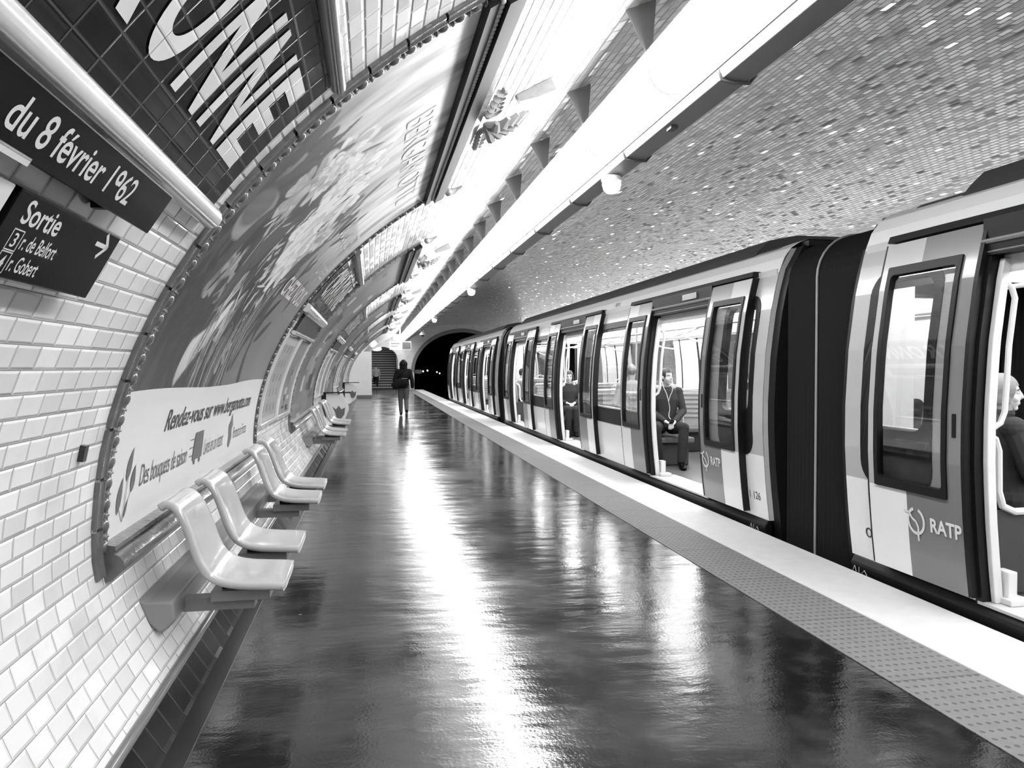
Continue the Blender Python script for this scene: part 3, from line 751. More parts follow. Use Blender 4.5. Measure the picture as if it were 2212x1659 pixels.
# ------------------------------------------------------------------ seats
def seat_bank(y0, labels, beam_label):
    t = thing('bench_beam', beam_label, 'bench', (-.95, y0+1.7, 0))
    mb = MB()
    pr = [(-1.03, .445), (-.985, .43), (-.877, .425), (-.868, .338), (-.90, .305), (-.935, .285), (-.98, .33)]
    mb.prism(pr, y0+.09, y0+3.62); mb.build('beam', 'beam', t, smooth=False, bevel=.012)
    for i, dy in enumerate((.12, .85, 2.40, 3.10)):
        ya = y0+dy; yb = ya+.455
        st = thing('platform_seat', labels[i], 'seat', (-.62, (ya+yb)/2, 0), 'white moulded seats in the '+('near' if y0 < 8 else 'far')+' bank')
        cl = [(-.395, .455), (-.45, .462), (-.53, .466), (-.62, .474), (-.69, .492), (-.745, .530), (-.78, .60), (-.806, .68), (-.832, .755), (-.862, .815), (-.895, .848), (-.925, .852), (-.945, .835)]
        for _ in range(2):       # round the outline
            cl = [cl[0]]+[p for a, b in zip(cl[:-1], cl[1:]) for p in ((.75*a[0]+.25*b[0], .75*a[1]+.25*b[1]), (.25*a[0]+.75*b[0], .25*a[1]+.75*b[1]))]+[cl[-1]]
        def near_end(a, b, ds):
            l = math.hypot(b[0]-a[0], b[1]-a[1]); return [(a[0]+(b[0]-a[0])*d/l, a[1]+(b[1]-a[1])*d/l) for d in ds]
        cl = [cl[0]]+near_end(cl[0], cl[1], (.0012, .005, .010))+cl[1:-1]+near_end(cl[-1], cl[-2], (.006, .0015))+[cl[-1]]
        n = len(cl); mb = MB(); th = .019
        al = [0.]
        for a, b in zip(cl[:-1], cl[1:]): al.append(al[-1]+math.hypot(b[0]-a[0], b[1]-a[1]))
        ys = [0, .004, .016, .04, .09, .17, .28, .39, .5, .61, .72, .83, .91, .96, .984, .996, 1]
        def pt(i2, q, side):
            x, z = cl[i2]; a, b = cl[max(0, i2-1)], cl[min(n-1, i2+1)]
            tx, tz = b[0]-a[0], b[1]-a[1]; l = math.hypot(tx, tz) or 1.; nx, nz = -tz/l, tx/l
            e = 2*q-1; fr_ = al[i2]/al[-1]; nar = 1-.10*max(0, (fr_-.67)/.33)
            ae = (1-abs(e))*(yb-ya)/2; ai = min(al[i2], al[-1]-al[i2])
            rnd = lambda d: math.sqrt(max(0., 1-(1-min(1., d/.014))**2))
            y = (ya+yb)/2+e*(yb-ya)/2*nar
            dish = -.012*(1-e*e)*(.3+.7*max(0., min(1., 6*(fr_-.1), 6*(.88-fr_))))
            o = side*th*min(rnd(ae), rnd(ai))+dish
            corner = .016*max(0., 1-al[i2]/.03)*e**6
            return (x-nx*o-corner, y, z-nz*o)
        mb.grid(lambda i2, q: pt(int(i2), q, 1), range(n), ys); mb.grid(lambda i2, q: pt(int(i2), q, -1), range(n), ys)
        sh = MB()
        bm = bmesh.new(); me = bpy.data.meshes.new('x'); me.from_pydata(mb.v, [], mb.f); bm.from_mesh(me); bmesh.ops.remove_doubles(bm, verts=bm.verts, dist=.0003); bm.verts.index_update()
        sh.add([v.co[:] for v in bm.verts], [tuple(v.index for v in f.verts) for f in bm.faces]); bm.free(); bpy.data.meshes.remove(me)
        sh.build('shell', 'seat', st, angle=75)
        mb = MB(); mb.box(-.745, -.478, ya+.10, yb-.10, .375, .425); mb.box(-.70, -.52, ya+.14, yb-.14, .42, .45, 1); mb.build('seat_plate', ['beam', 'black'], st, smooth=False, bevel=.004)
        mb = MB(); mb.box(-.88, -.556, ya+.16, yb-.20, .318, .378); mb.build('bracket_arm', 'beam', st, smooth=False, bevel=.004)
seat_bank(3.50, ['white moulded seat nearest the camera', 'second white seat from the camera, beside the nearest', 'third white seat from the camera, past the gap', 'fourth white seat, at the far end of the near bank'],
          'grey beam on the wall carrying the near bank of four seats')
seat_bank(11.55, ['nearest white seat of the far bank under the second poster', 'second white seat of the far bank', 'third white seat of the far bank', 'farthest white seat, beside the low black-edged screen'],
          'grey beam on the wall carrying the far bank of four seats')

# low black-edged screens on the wall beyond the seats, the white partition, hanging signs
def wall_screen(y, label, sc=1.):
    t = thing('wall_screen', label, 'screen', (-.8, y, .2), 'low screens projecting from the wall')
    r = .34*sc
    pts = [(-1.04, .20), (-.84, .12), (-.60, .30)]+[(-.50-r+r*math.cos(a), .90-r+r*math.sin(a)) for a in lin(0, math.pi/2, 10)]+[(-1.06, .90)]
    mb = MB(); mb.prism(pts, y, y+.04); mb.build('panel', 'paper', t, smooth=False)
    mb = MB(); mb.box(-1.09, -.99, y-.03, y+.05, .30, .92); mb.build('post', 'black', t, smooth=False)
    mb = MB(); mb.box(-1.05, -.46, y-.06, y+.10, .915, .94); mb.build('shelf', 'black', t, smooth=False)
    mb = MB(); q = [(-.86, .62), (-.80, .50), (-.76, .36), (-.68, .34), (-.60, .44), (-.58, .60), (-.66, .56), (-.72, .64), (-.78, .56)]
    mb.prism(q, y-.008, y+.002); mb.build('emblem', 'ink_grey', t, smooth=False)
wall_screen(17.15, 'low white screen with a black post beside the farthest seat')
wall_screen(28.95, 'smaller low white screen with a black post beside the white partition')
t = thing('service_cabinet', 'plain white partition box built against the wall near the stairs', 'cabinet', (-.5, 38, 0))
poly = [(V(s, 0)[0], V(s, 0)[2]) for s in lin(S0, float(np.interp(2.28, PZ[PX < 3], PS[PX < 3])), 24)]+[(0., 2.28), (0., .14), (-.85, .14)]
mb = MB(); mb.prism(poly, 38., 40.5); mb.build('body', 'white', t, smooth=False)
mb = MB(); mb.box(-.82, .02, 37.96, 40.5, 0., .14); mb.build('plinth', 'ceram_grey', t, smooth=False)
t = thing('hanging_sign', 'hanging pair of white direction boards over the far end of the platform', 'sign', (1.3, 36, 3.))
mb = MB(); mb.box(.82, 1.82, 35.9, 36.05, 2.32, 2.72, 0); mb.build('lower_board', 'white', t, smooth=False)
mb = MB(); mb.box(1.42, 1.80, 35.885, 35.9, 2.36, 2.68); mb.box(.88, 1.3, 35.89, 35.9, 2.6, 2.63); mb.box(.88, 1.2, 35.89, 35.9, 2.48, 2.50); mb.build('print', 'ink_grey', t, smooth=False)
mb = MB(); mb.box(.98, 1.55, 35.9, 36.1, 2.76, 3.05); mb.build('upper_board', 'white', t, smooth=False)
mb = MB(); mb.tube([(1.3, 36, 3.05), (1.3, 36, 3.45)], .03, 8); mb.tube([(1.3, 36, 2.7), (1.3, 36, 2.8)], .03, 8); mb.build('hanger', 'white', t)
t = thing('loudspeaker', 'white horn on a long rod hanging beside the tunnel mouth', 'loudspeaker', (2.3, 35, 3.1))
mb = MB(); mb.tube([(2.3, 35, 3.2), (2.3, 35, 3.895)], .025, 8); mb.build('rod', 'white', t)
mb = MB(); mb.lathe([(.05, .28), (.06, .18), (.10, .06), (.15, 0.), (.13, -.02)], (2.3, 35, 3.0), 16); mb.build('horn', 'lampwhite', t)
mb = MB(); mb.lathe([(.09, 0), (.07, -.06), (.02, -.08)], (2.3, 35, 2.985), 14); mb.build('driver', 'black', t)
for i, (x, y, z) in enumerate(((4.1, 62, 1.2), (4.75, 66, 1.25), (5.9, 70, 1.1), (6.5, 74, .95))):
    t = thing('tunnel_lamp', ['small lamp in the tunnel nearest the platform edge', 'second small lamp in the dark tunnel', 'third small lamp in the dark tunnel', 'small lamp in the tunnel nearest the train'][i], 'lamp', (x, y, z), 'small lamps in the tunnel')
    mb = MB(); mb.ell((x, y, z), (.06, .06, .06), 10, 8); mb.build('bulb', 'tunnel_lamp', t)
    mb = MB(); mb.lathe([(.06, .07), (.06, .14), (.02, .2)], (x, y, z), 10); mb.tube([(x, y, z+.18), (x, y, z+3.0 if i < 0 else z+.3)], .015, 6); mb.build('holder', 'black', t)
t = thing('tunnel_sign', 'small grey plate sign just inside the tunnel mouth', 'sign', (3.3, 54, 1.1))
mb = MB(); mb.box(3.02, 3.46, 54, 54.03, 1.08, 1.35); mb.build('plate', mat('tunnel_plate', .5, .5), t, smooth=False)
mb = MB(); mb.tube([(3.24, 54.05, -1.15), (3.24, 54.05, 1.3)], .03, 8); mb.build('post', 'black', t)

# ------------------------------------------------------------------ the light ramp over the platform
PITCH = 1.385; YL0 = 4.38-PITCH*7
A, B = (1.64, 3.372), (1.958, 3.204)          # upper left and lower right edge of the glowing face
def facep(q, bulge=.16):
    nx, nz = -.468, -.884; e = math.sin(math.pi*q)**.7 if 0 < q < 1 else 0
    return (A[0]+(B[0]-A[0])*q+nx*bulge*e, A[1]+(B[1]-A[1])*q+nz*bulge*e)
def luminaire():
    t = thing('strip_light', 'white glowing strip light in the ceiling ramp over the platform', 'lamp', (1.8, 0, 3.3), 'strip lights of the platform ramp')
    dp = [facep(q) for q in lin(0.0, 1., 15)]
    mb = MB(); mb.grid(lambda i, y: (dp[int(i)][0], y, dp[int(i)][1]), range(15), [-PITCH/2+.008, PITCH/2-.008])
    mb.build('diffuser', 'diff', t, fix=False)
    tr = [(A[0]-.012, A[1]-.002), (A[0]+.01, A[1]+.03), (A[0]+.08, A[1]+.06), (B[0]+.02, B[1]+.09), (B[0]+.010, B[1]-.004), (B[0]-.004, B[1]+.006), (A[0]+.008, A[1]+.010)]
    mb = MB(); mb.prism(tr, -PITCH/2, PITCH/2); mb.build('tray', 'lampwhite', t, smooth=False)
    xb = 1.50
    mb = MB(); mb.prism([(A[0]-.02, A[1]), (A[0]+.03, A[1]+.045), (xb+.19, vault_z(xb+.19)-.004), (xb, vault_z(xb)-.004), (xb+.03, vault_z(xb)-.05)], -PITCH/2-.004, -PITCH/2+.010); mb.build('bracket', 'beam', t, smooth=False)
    mb = MB(); mb.tube([(facep(q, .164)[0], -PITCH/2, facep(q, .164)[1]) for q in lin(0, 1, 15)], .006, 6); mb.build('joint_ring', 'trunk', t)
    return t
lum0 = luminaire()
for k in range(41):
    o = lum0 if k == 0 else copy_tree(lum0)
    o.location.y = YL0+PITCH*(k+.5)
t = thing('cable_trunking', 'long grey cable trunking running along the strip lights', 'trunking', (2.1, 20, 3.2))
TX = lambda x, z: (x*.935, 1.47+(z-1.47)*.935)
mb = MB(); mb.prism([TX(*p) for p in [(2.118, 3.30), (2.14, 3.262), (2.31, 3.252), (2.345, 3.29), (2.345, 3.40), (2.13, 3.44)]], -5, 51.); mb.build('channel', 'trunk', t, smooth=False, bevel=.004)
for k in range(-3, 26):
    mb = MB(); y = 4.42*.935+1.69*k
    mb.tube([TX(x, z) if 0 else (TX(x, z)[0], y, TX(x, z)[1]) for x, z in ((2.112, 3.31), (2.13, 3.256), (2.22, 3.241), (2.32, 3.243), (2.36, 3.29), (2.36, 3.41))], .011, 6); mb.build('clamp', 'beam_dark', t)
mb = MB(); mb.box(2.03, 2.08, 4.97, 5.05, 3.12, 3.142); mb.build('clip', 'ink', t, smooth=False)
mb = MB()
for k in range(-2, 13):
    y = 4.1+3.6*k; mb.tube([(2.13, y, 3.25), (2.13, y, vault_z(2.13)-.004)], .015, 6)
mb.build('hanger', 'trunk', t)
for k, (y, lb) in enumerate(((6.38, 'nearest round dome camera with an added glow, hanging under the grey trunking'), (15.85, 'middle round dome camera with an added glow, hanging under the grey trunking'), (25.4, 'farthest round dome camera with an added glow, hanging under the grey trunking'))):
    t = thing('dome_camera', lb, 'lamp', (2.06, y, 3.1), 'dome cameras under the trunking')
    mb = MB(); mb.lathe([(.03, .03), (.085, .02), (.09, -.015), (.085, -.02)], (2.06, y, 3.115), 24); mb.build('collar', 'lampwhite', t)
    mb = MB(); mb.lathe([(.08, 0.), (.083, -.03), (.07, -.075), (.045, -.10), (.01, -.108)], (2.06, y, 3.095), 24); mb.build('globe', 'dome', t)  # a camera dome, no lamp; its glow is added to keep it white
# the twin ramp over the opposite platform
t = thing('opposite_light_ramp', 'long light ramp over the opposite platform behind the train', 'lamp', (10.4, 20, 3.3))
X2 = 2*XC
FX, FZ = 9.9, 3.02
mb = MB(); mb.tube([(FX, y, FZ) for y in (-6, 22, 51)], .13, 14); mb.build('diffuser', 'fardiff', t)
mb = MB(); mb.box(FX-.05, FX+.05, -6, 51, FZ+.135, FZ+.17); mb.build('tray', 'lampwhite', t, smooth=False)
mb = MB()
for k in range(15): mb.tube([(FX, -5+3.9*k, FZ+.15), (FX, -5+3.9*k, vault_z(FX)-.003)], .015, 6)
mb.build('hanger', 'trunk', t)

# ------------------------------------------------------------------ the train
XS_Z = [-.4, .08, .10, .3, .6, .9, 1.2, 1.6, 2.0, 2.3, 2.46, 2.55]
XS_X = [3.53, 3.505, 3.50, 3.475, 3.447, 3.43, 3.43, 3.452, 3.505, 3.57, 3.63, 3.70]
XM = 4.70
def Xs(z): return float(np.interp(z, XS_Z, XS_X))
YC = 13.05; HALF = 6.80; DOORS = [YC-4.75, YC, YC+4.75]; DW = .86; LEAFW = .84
CAR_PITCH = 14.80
def skin_pt(y, z, off=0., side=-1):
    x = Xs(z)+off
    return (x, y, z) if side < 0 else (2*XM-x, y, z)
def rrect(y0, y1, z0, z1, r, n=6):
    P = []
    for cy, cz, a in ((y1-r, z1-r, 0), (y0+r, z1-r, 1), (y0+r, z0+r, 2), (y1-r, z0+r, 3)):
        for k in range(n+1):
            q = math.pi/2*(a+k/n); P.append((cy+r*math.cos(q), cz+r*math.sin(q)))
    return P
def densify(P, step=.12):
    out = []
    for i, p in enumerate(P):
        q = P[(i+1) % len(P)]; d = math.hypot(q[0]-p[0], q[1]-p[1]); k = max(1, int(d/step))
        out += [(p[0]+(q[0]-p[0])*j/k, p[1]+(q[1]-p[1])*j/k) for j in range(k)]
    return out
def ring_on(mb, outer, inner, off0, off1, side=-1, m=0, inwards=None):
    """flat frame between two rounded outlines (same count), standing off1 from the skin"""
    n = len(outer)
    vs = [skin_pt(y, z, off1, side) for y, z in outer]+[skin_pt(y, z, off1, side) for y, z in inner]
    fs = [(i, (i+1) % n, (i+1) % n+n, i+n) for i in range(n)]
    vs += [skin_pt(y, z, off0, side) for y, z in outer]; fs += [(i, i+2*n, (i+1) % n+2*n, (i+1) % n) for i in range(n)]
    vs += [skin_pt(y, z, inwards if inwards is not None else off0, side) for y, z in inner]; fs += [(i+n, (i+1) % n+n, (i+1) % n+3*n, i+3*n) for i in range(n)]
    mb.add(vs, fs, m)
def scale_loop(y0, y1, z0, z1, r, d):
    """outer and inner outlines with matching vertices"""
    o = rrect(y0, y1, z0, z1, r); i = rrect(y0+d[0], y1-d[1], z0+d[2], z1-d[3], max(.03, r-min(d[0], .06)))
    O, I = [], []
    n = len(o)
    for k in range(n):
        a, b = o[k], o[(k+1) % n]; c, e = i[k], i[(k+1) % n]
        s = max(1, int(math.hypot(b[0]-a[0], b[1]-a[1])/.12))
        for j in range(s):
            O.append((a[0]+(b[0]-a[0])*j/s, a[1]+(b[1]-a[1])*j/s)); I.append((c[0]+(e[0]-c[0])*j/s, c[1]+(e[1]-c[1])*j/s))
    return O, I
def sheet(mb, y0, y1, z0, z1, off, side=-1, m=0, nz=None):
    zs = lin(z0, z1, nz or max(2, int((z1-z0)/.15)+2))
    mb.grid(lambda y, z: skin_pt(y, z, off, side), [y0, y1], zs, m)
def slab(mb, y0, y1, z0, z1, o0, o1, side=-1, m=0):
    """curved thick strip following the side of the car"""
    zs = lin(z0, z1, max(2, int((z1-z0)/.12)+2)); n = len(zs)
    vs = [skin_pt(y, z, o, side) for z in zs for (y, o) in ((y0, o0), (y1, o0), (y1, o1), (y0, o1))]
    fs = [(0, 1, 2, 3), tuple(4*(n-1)+k for k in (3, 2, 1, 0))]
    for i in range(n-1):
        for k in range(4): fs.append((4*i+k, 4*i+(k+1) % 4, 4*(i+1)+(k+1) % 4, 4*(i+1)+k))
    mb.add(vs, fs, m)
WIN = []
for i, c in enumerate(DOORS):
    if i < 2: WIN.append((c+1.12, c+3.63, .88, 2.06))
WIN = [(DOORS[0]-1.79, DOORS[0]-1.24, 1.06, 2.06)]+WIN+[(DOORS[2]+1.24, DOORS[2]+1.79, 1.06, 2.06)]
def side_wall(mb, side, doors_open):
    ys = {YC-HALF, YC+HALF}; zs = {.10, .3, .50, .68, .9, 1.05, 1.2, 1.4, 1.6, 1.8, 2.0, 2.06, 2.1, 2.2, 2.33, 2.40, 2.46, 2.55}
    for a, b, c, d in WIN: ys |= {a-.012, b+.012}; zs |= {c-.0, d}
    for c in DOORS: ys |= {c-DW, c+DW}
    ys, zs = sorted(ys), sorted(zs)
    for a, b in zip(ys[:-1], ys[1:]):
        for c, d in zip(zs[:-1], zs[1:]):
            my, mz = (a+b)/2, (c+d)/2
            if any(w[0]-.013 < my < w[1]+.013 and w[2] < mz < w[3] for w in WIN): continue
            if doors_open and any(abs(my-q) < DW and mz < 2.33 for q in DOORS): continue
            if not doors_open and any(abs(my-q) < DW and 1.05 < mz < 2.0 and .10 < abs(my-q) < .68 for q in DOORS): continue
            m = 0 if mz < .68 else (1 if mz < 2.33 else 0)
            if side > 0: m = 2
            vs = [skin_pt(a, c, 0, side), skin_pt(b, c, 0, side), skin_pt(b, d, 0, side), skin_pt(a, d, 0, side)]
            vs += [skin_pt(y, z, .05, side) for y, z in ((a, c), (b, c), (b, d), (a, d))]
            mb.add(vs, [(0, 1, 2, 3)], m); mb.add(vs, [(7, 6, 5, 4)], 2)
            # reveals around openings are covered by the frames
car = thing('metro_car', 'second metro car, in the middle of the train, with three open doors', 'metro car', (XM, YC, 0), 'cars of the train')
mb = MB(); side_wall(mb, -1, True)
ob = mb.build('body_side', ['car_white', 'car_grey', 'inner'], car, angle=25, fix=False)
mb = MB(); side_wall(mb, 1, False); mb.build('far_side', ['car_white', 'car_grey', 'inner'], car, angle=25, fix=False)
# roof: white cantrail, then the grey fairing
rp = [(3.70, 2.55), (3.78, 2.60), (3.86, 2.63)]; rp = rp+[(2*XM-x, z) for x, z in rp[::-1]]
mb = MB(); mb.grid(lambda i, y: (rp[int(i)][0], y, rp[int(i)][1]), range(len(rp)), [YC-HALF, YC+HALF]); mb.build('roof', 'car_white', car, fix=False)
fr = [(3.73, 2.565), (3.80, 2.65), (3.90, 2.74), (4.2, 2.80)]; fr = fr+[(2*XM-x, z) for x, z in fr[::-1]]
mb = MB(); mb.prism(fr, YC-HALF+.75, YC+HALF-.75)
fr2 = [(3.72, 2.56), (3.80, 2.615), (3.9, 2.64), (5.5, 2.64), (5.68, 2.56)]; mb.prism(fr2, YC-HALF+.3, YC+HALF-.3)
mb.build('roof_fairing', 'car_roof', car, smooth=False)
mb = MB(); mb.box(3.53, 2*XM-3.53, YC-HALF+.02, YC+HALF-.02, -.75, .075)
mb.prism([(3.50, .10), (3.47, .05), (3.475, -.02), (3.53, -.10), (3.60, -.10), (3.6, .09)], YC-HALF+.02, YC+HALF-.02)
mb.build('underframe', 'black', car, smooth=False, bevel=.01)
mb = MB(); mb.box(3.54, 2*XM-3.54, YC-HALF+.03, YC+HALF-.03, .076, .10); mb.build('cabin_floor', 'innerfloor', car, smooth=False)
mb = MB(); mb.box(3.72, 2*XM-3.72, YC-HALF+.03, YC+HALF-.03, 2.34, 2.37)
for sx in (-1, 1):
    mb.prism([(XM+sx*1.10, 2.02), (XM+sx*.98, 2.30), (XM+sx*.98, 2.36), (XM+sx*1.13, 2.36)], YC-HALF+.03, YC+HALF-.03)
mb.build('cabin_ceiling', 'inner', car, smooth=False)
for sx in (-1, 1):
    mb = MB(); mb.box(XM+sx*.70-.10, XM+sx*.70+.10, YC-HALF+.15, YC+HALF-.15, 2.30, 2.34); mb.build('ceiling_light', 'cardiff', car, smooth=False, bevel=.01)
for sy in (-1, 1):
    y = YC+sy*(HALF-.03); mb = MB()
    pl = [(Xs(z)+.006, z) for z in lin(.10, 2.54, 14)]
    mb.prism(pl+[(3.95, 2.54), (3.95, .10)], y-.03, y+.028)
    mb.prism([(2*XM-x, z) for x, z in pl]+[(2*XM-3.95, 2.54), (2*XM-3.95, .10)], y-.03, y+.028)
    mb.box(3.95, 2*XM-3.95, y-.03, y+.028, 2.12, 2.54)
    mb.build('end_wall', 'inner', car, smooth=False)
# windows of the platform side
for a, b, c, d in WIN:
    o, i = scale_loop(a-.075, b+.075, .66, d+.085, .16, (.075, .075, c-.66, .085))
    mb = MB(); ring_on(mb, o, i, 0., -.006, inwards=.05)
    w_ = mb.build('window', 'black', car, smooth=False, fix=False)
    mb = MB(); sheet(mb, a-.01, b+.01, c-.01, d+.01, .018); mb.build('pane', 'glass', w_, fix=False)
    mb = MB(); mb.prism([(Xs(c)+.045, c-.02), (Xs(c)+.10, c-.02), (Xs(c)+.10, c+.01), (Xs(c)+.045, c+.01)], a, b); mb.build('inner_sill', 'inner', w_, smooth=False)
for a, b, c, d in WIN:
    mb = MB(); sheet(mb, a-.01, b+.01, c-.01, d+.01, .018, side=1); mb.build('far_pane', 'glass', car, fix=False)
for q in DOORS:
    mb = MB(); slab(mb, q-.035, q+.035, .10, 2.1, -.004, .056, 1, 0)
    for e in (-1, 1): slab(mb, q+e*.8-.02, q+e*.8+.02, .10, 2.1, -.004, .056, 1, 0)
    for e in (-1, 1): sheet(mb, q+e*.39-.29, q+e*.39+.29, 1.05, 2.0, .02, 1, 1)
    mb.build('far_door', ['black', 'glass'], car, smooth=False, fix=False)
# doorways and sliding leaves
def door_leaf(c, sg):
    y0, y1 = sorted((c+sg*DW, c+sg*(DW+LEAFW))); o = -.062; th = .032
    ysp = c+sg*(DW+LEAFW-.37)                   # colour changes here
    wa, wb = sorted((c+sg*(DW+.11), c+sg*(DW+LEAFW-.07))); wz0, wz1 = .68, 2.15
    ha, hb, hz0, hz1 = wa+.034, wb-.034, wz0+.05, wz1-.05
    mb = MB(); zs = sorted({.125, .3, .5, wz0, .68, hz0, .9, 1.05, 1.2, 1.4, 1.6, 1.8, 2.0, hz1, wz1, 2.31}); ys = sorted({y0, y1, ha, hb, ysp})
    for a, b in zip(ys[:-1], ys[1:]):
        for d, e in zip(zs[:-1], zs[1:]):
            my, mz = (a+b)/2, (d+e)/2
            if ha < my < hb and hz0 < mz < hz1: continue
            outer = (my-ysp)*sg > 0
            m = (0 if mz < .68 else 1) if outer else 2
            P = [(a, d), (b, d), (b, e), (a, e)]
            mb.add([skin_pt(y, z, o) for y, z in P], [(0, 1, 2, 3)], m); mb.add([skin_pt(y, z, o+th) for y, z in P], [(3, 2, 1, 0)], m)
    for y in (y0, y1): mb.grid(lambda k, z: skin_pt(y, z, o+k*th), [0, 1], zs, 2)
    for z in (.125, 2.31): mb.grid(lambda k, y: skin_pt(y, z, o+k*th), [0, 1], [y0, y1], 2)
    leaf = mb.build('door_leaf', ['car_white', 'car_grey', 'car_jade'], car, angle=25, fix=False)
    mb = MB(); O, I = scale_loop(wa, wb, wz0, wz1, .012, (.038, .038, .055, .055)); ring_on(mb, O, I, o, o-.012, inwards=o+th)
    mb.build('window_frame', 'black', leaf, smooth=False, fix=False)
    mb = MB(); sheet(mb, ha-.01, hb+.01, hz0-.01, hz1+.01, o+.012); mb.build('pane', 'leafglass', leaf, fix=False)
    mb = MB(); e0, e1 = sorted((c+sg*(DW-.03), c+sg*DW)); slab(mb, e0, e1, .13, 2.31, o-.002, o+th+.01)
    e0, e1 = sorted((c+sg*(DW+LEAFW), c+sg*(DW+LEAFW+.012))); slab(mb, e0, e1, .13, 2.31, o-.002, o+th+.05)
    mb.build('edge_seal', 'black', leaf, smooth=False)
    mb = MB(); slab(mb, *sorted((c+sg*(DW+.04), c+sg*(DW+.07))), 1.06, 1.20, o-.004, o); mb.build('handle', 'black', leaf, smooth=False)
    return leaf
LEAVES = {}
for q in DOORS:
    for sg in (-1, 1): LEAVES[(q, sg)] = door_leaf(q, sg)
    dw = MB()
    for sg in (-1, 1):
        slab(dw, *sorted((q+sg*DW, q+sg*(DW-.055))), .09, 2.33, -.02, .10)
    dw.box(3.50, 3.74, q-DW, q+DW, 2.12, 2.335)
    slab(dw, q-DW-LEAFW, q+DW+LEAFW, 2.325, 2.372, -.075, -.0)
    dway = dw.build('doorway', 'black', car, smooth=False)
    mb = MB(); mb.tube([(3.50, q-DW, 2.20), (3.50, q+DW, 2.20)], .018, 8); mb.box(3.485, 3.51, q-.5, q-.12, 2.235, 2.30); mb.tube([(3.51, q-DW, 2.14), (3.51, q+DW, 2.14)], .012, 8); mb.build('track', 'steel', dway)
    mb = MB(); mb.box(3.475, 3.80, q-DW+.02, q+DW-.02, .095, .112); mb.build('threshold', 'threshold', dway, smooth=False)
    for sg in (-1, 1):
        yp = q+sg*(DW-.078)
        mb = MB(); slab(mb, yp-.018, yp+.018, .112, 2.10, .03, .085)
        mb.box(3.56, 3.70, *sorted((yp+sg*.02, yp-sg*.09)), .112, .15); mb.box(3.58, 3.64, yp-.05, yp+.05, .13, .30)
        po = mb.build('door_pillar', 'inner', car, smooth=False, bevel=.006)
        pts = [(Xs(1.97)+.07, yp, 1.97), (Xs(1.93)+.115, yp-sg*.012, 1.93), (Xs(1.88)+.135, yp-sg*.02, 1.87), (Xs(1.6)+.137, yp-sg*.02, 1.6), (Xs(1.35)+.137, yp-sg*.02, 1.35), (Xs(1.22)+.135, yp-sg*.02, 1.22), (Xs(1.16)+.118, yp-sg*.012, 1.155), (Xs(1.12)+.07, yp, 1.12)]
        mb = MB(); mb.tube(pts, .017, 8); mb.build('grab_rail', 'inner', po)
        if (q, sg) not in ((DOORS[2], 1), (DOORS[0], -1)): continue
        ys_ = q+sg*(DW+.04)
        mb = MB(); mb.box(3.56, 4.30, *sorted((ys_, ys_+sg*.03)), .12, .62); sc_ = mb.build('draught_screen', 'beam_dark', car, smooth=False, bevel=.008)
        pts = [(3.56, ys_-sg*.012, 1.08), (3.62, ys_-sg*.012, 1.05), (3.645, ys_-sg*.012, .98), (3.65, ys_-sg*.012, .74), (3.68, ys_-sg*.012, .65), (3.76, ys_-sg*.012, .615), (4.31, ys_-sg*.012, .615)]
        mb = MB(); mb.tube(pts, .022, 8); mb.build('screen_rail', 'inner', sc_)
    mb = MB(); mb.tube([(XM-.1, q, .1), (XM-.1, q, 1.0), (XM-.02, q, 1.5), (XM, q, 2.34)], .018, 8)
    for sg in (-1, 1):
      if (q, sg) not in ((DOORS[2], 1), (DOORS[0], -1)): mb.tube([(3.56, q+sg*1.02, 1.84), (3.80, q+sg*1.02, 1.87), (4.02, q+sg*.95, 1.94), (4.25, q+sg*.75, 2.05), (4.4, q+sg*.6, 2.34)], .016, 8); mb.tube([(2*XM-3.56, q+sg*1.02, 1.84), (2*XM-3.80, q+sg*1.02, 1.87), (2*XM-4.02, q+sg*.95, 1.94), (2*XM-4.25, q+sg*.75, 2.05), (2*XM-4.4, q+sg*.6, 2.34)], .016, 8)
    mb.build('pole', 'inner', car)
mb = MB()
for x in (4.1, 5.3): mb.tube([(x, YC-HALF+.2, 2.0), (x, YC+HALF-.2, 2.0)], .016, 8)
mb.build('ceiling_rail', 'inner', car)
def car_seat(x0, x1, y, sg):
    """fixed double seat, its back at y, facing sg along the car"""
    mb = MB(); mb.box(x0, x1, *sorted((y, y+sg*.44)), .42, .50); mb.box(x0+.05, x1-.05, *sorted((y+sg*.02, y+sg*.36)), .10, .42, 1)
    o = mb.build('double_seat', ['seatcloth', 'beam_dark'], car, smooth=False, bevel=.02)
    mb = MB(); mb.box(x0, x1, *sorted((y-sg*.03, y+sg*.03)), .42, 1.08)
    for k in range(6):
        z = .66+.075*k
        for e in (-1, 1): mb.tube([(x0+.03, y+e*.03, z), (x1-.03, y+e*.03, z)], .024, 6)
    mb.build('seat_back', 'seatgrey', o, angle=50)
    mb = MB(); mb.tube([(x0, y, .45), (x0, y, 1.03), (x0+.05, y, 1.10), ((x0+x1)/2, y, 1.115), (x1-.05, y, 1.10), (x1, y, 1.03), (x1, y, .45)], .022, 8)
    mb.tube([(x1-.30, y, 1.10), (x1-.28, y, 1.19), (x1-.16, y, 1.23), (x1-.04, y, 1.19), (x1-.02, y, 1.10)], .014, 8)
    mb.build('seat_frame', 'inner', o)
for q0 in DOORS[:2]:
    for x0, x1 in ((3.60, 4.45), (4.97, 5.82)):
        for y, sg in ((q0+2.12, -1), (q0+2.30, 1), (q0+3.72, -1)):
            car_seat(x0, x1, y, sg)
        car_seat(x0, x1, q0+.98, 1) if x0 > 4.5 else None
for y, sg in ((DOORS[0]-1.60, 1), (DOORS[2]+1.60, -1)):
    car_seat(4.97, 5.82, y, sg)
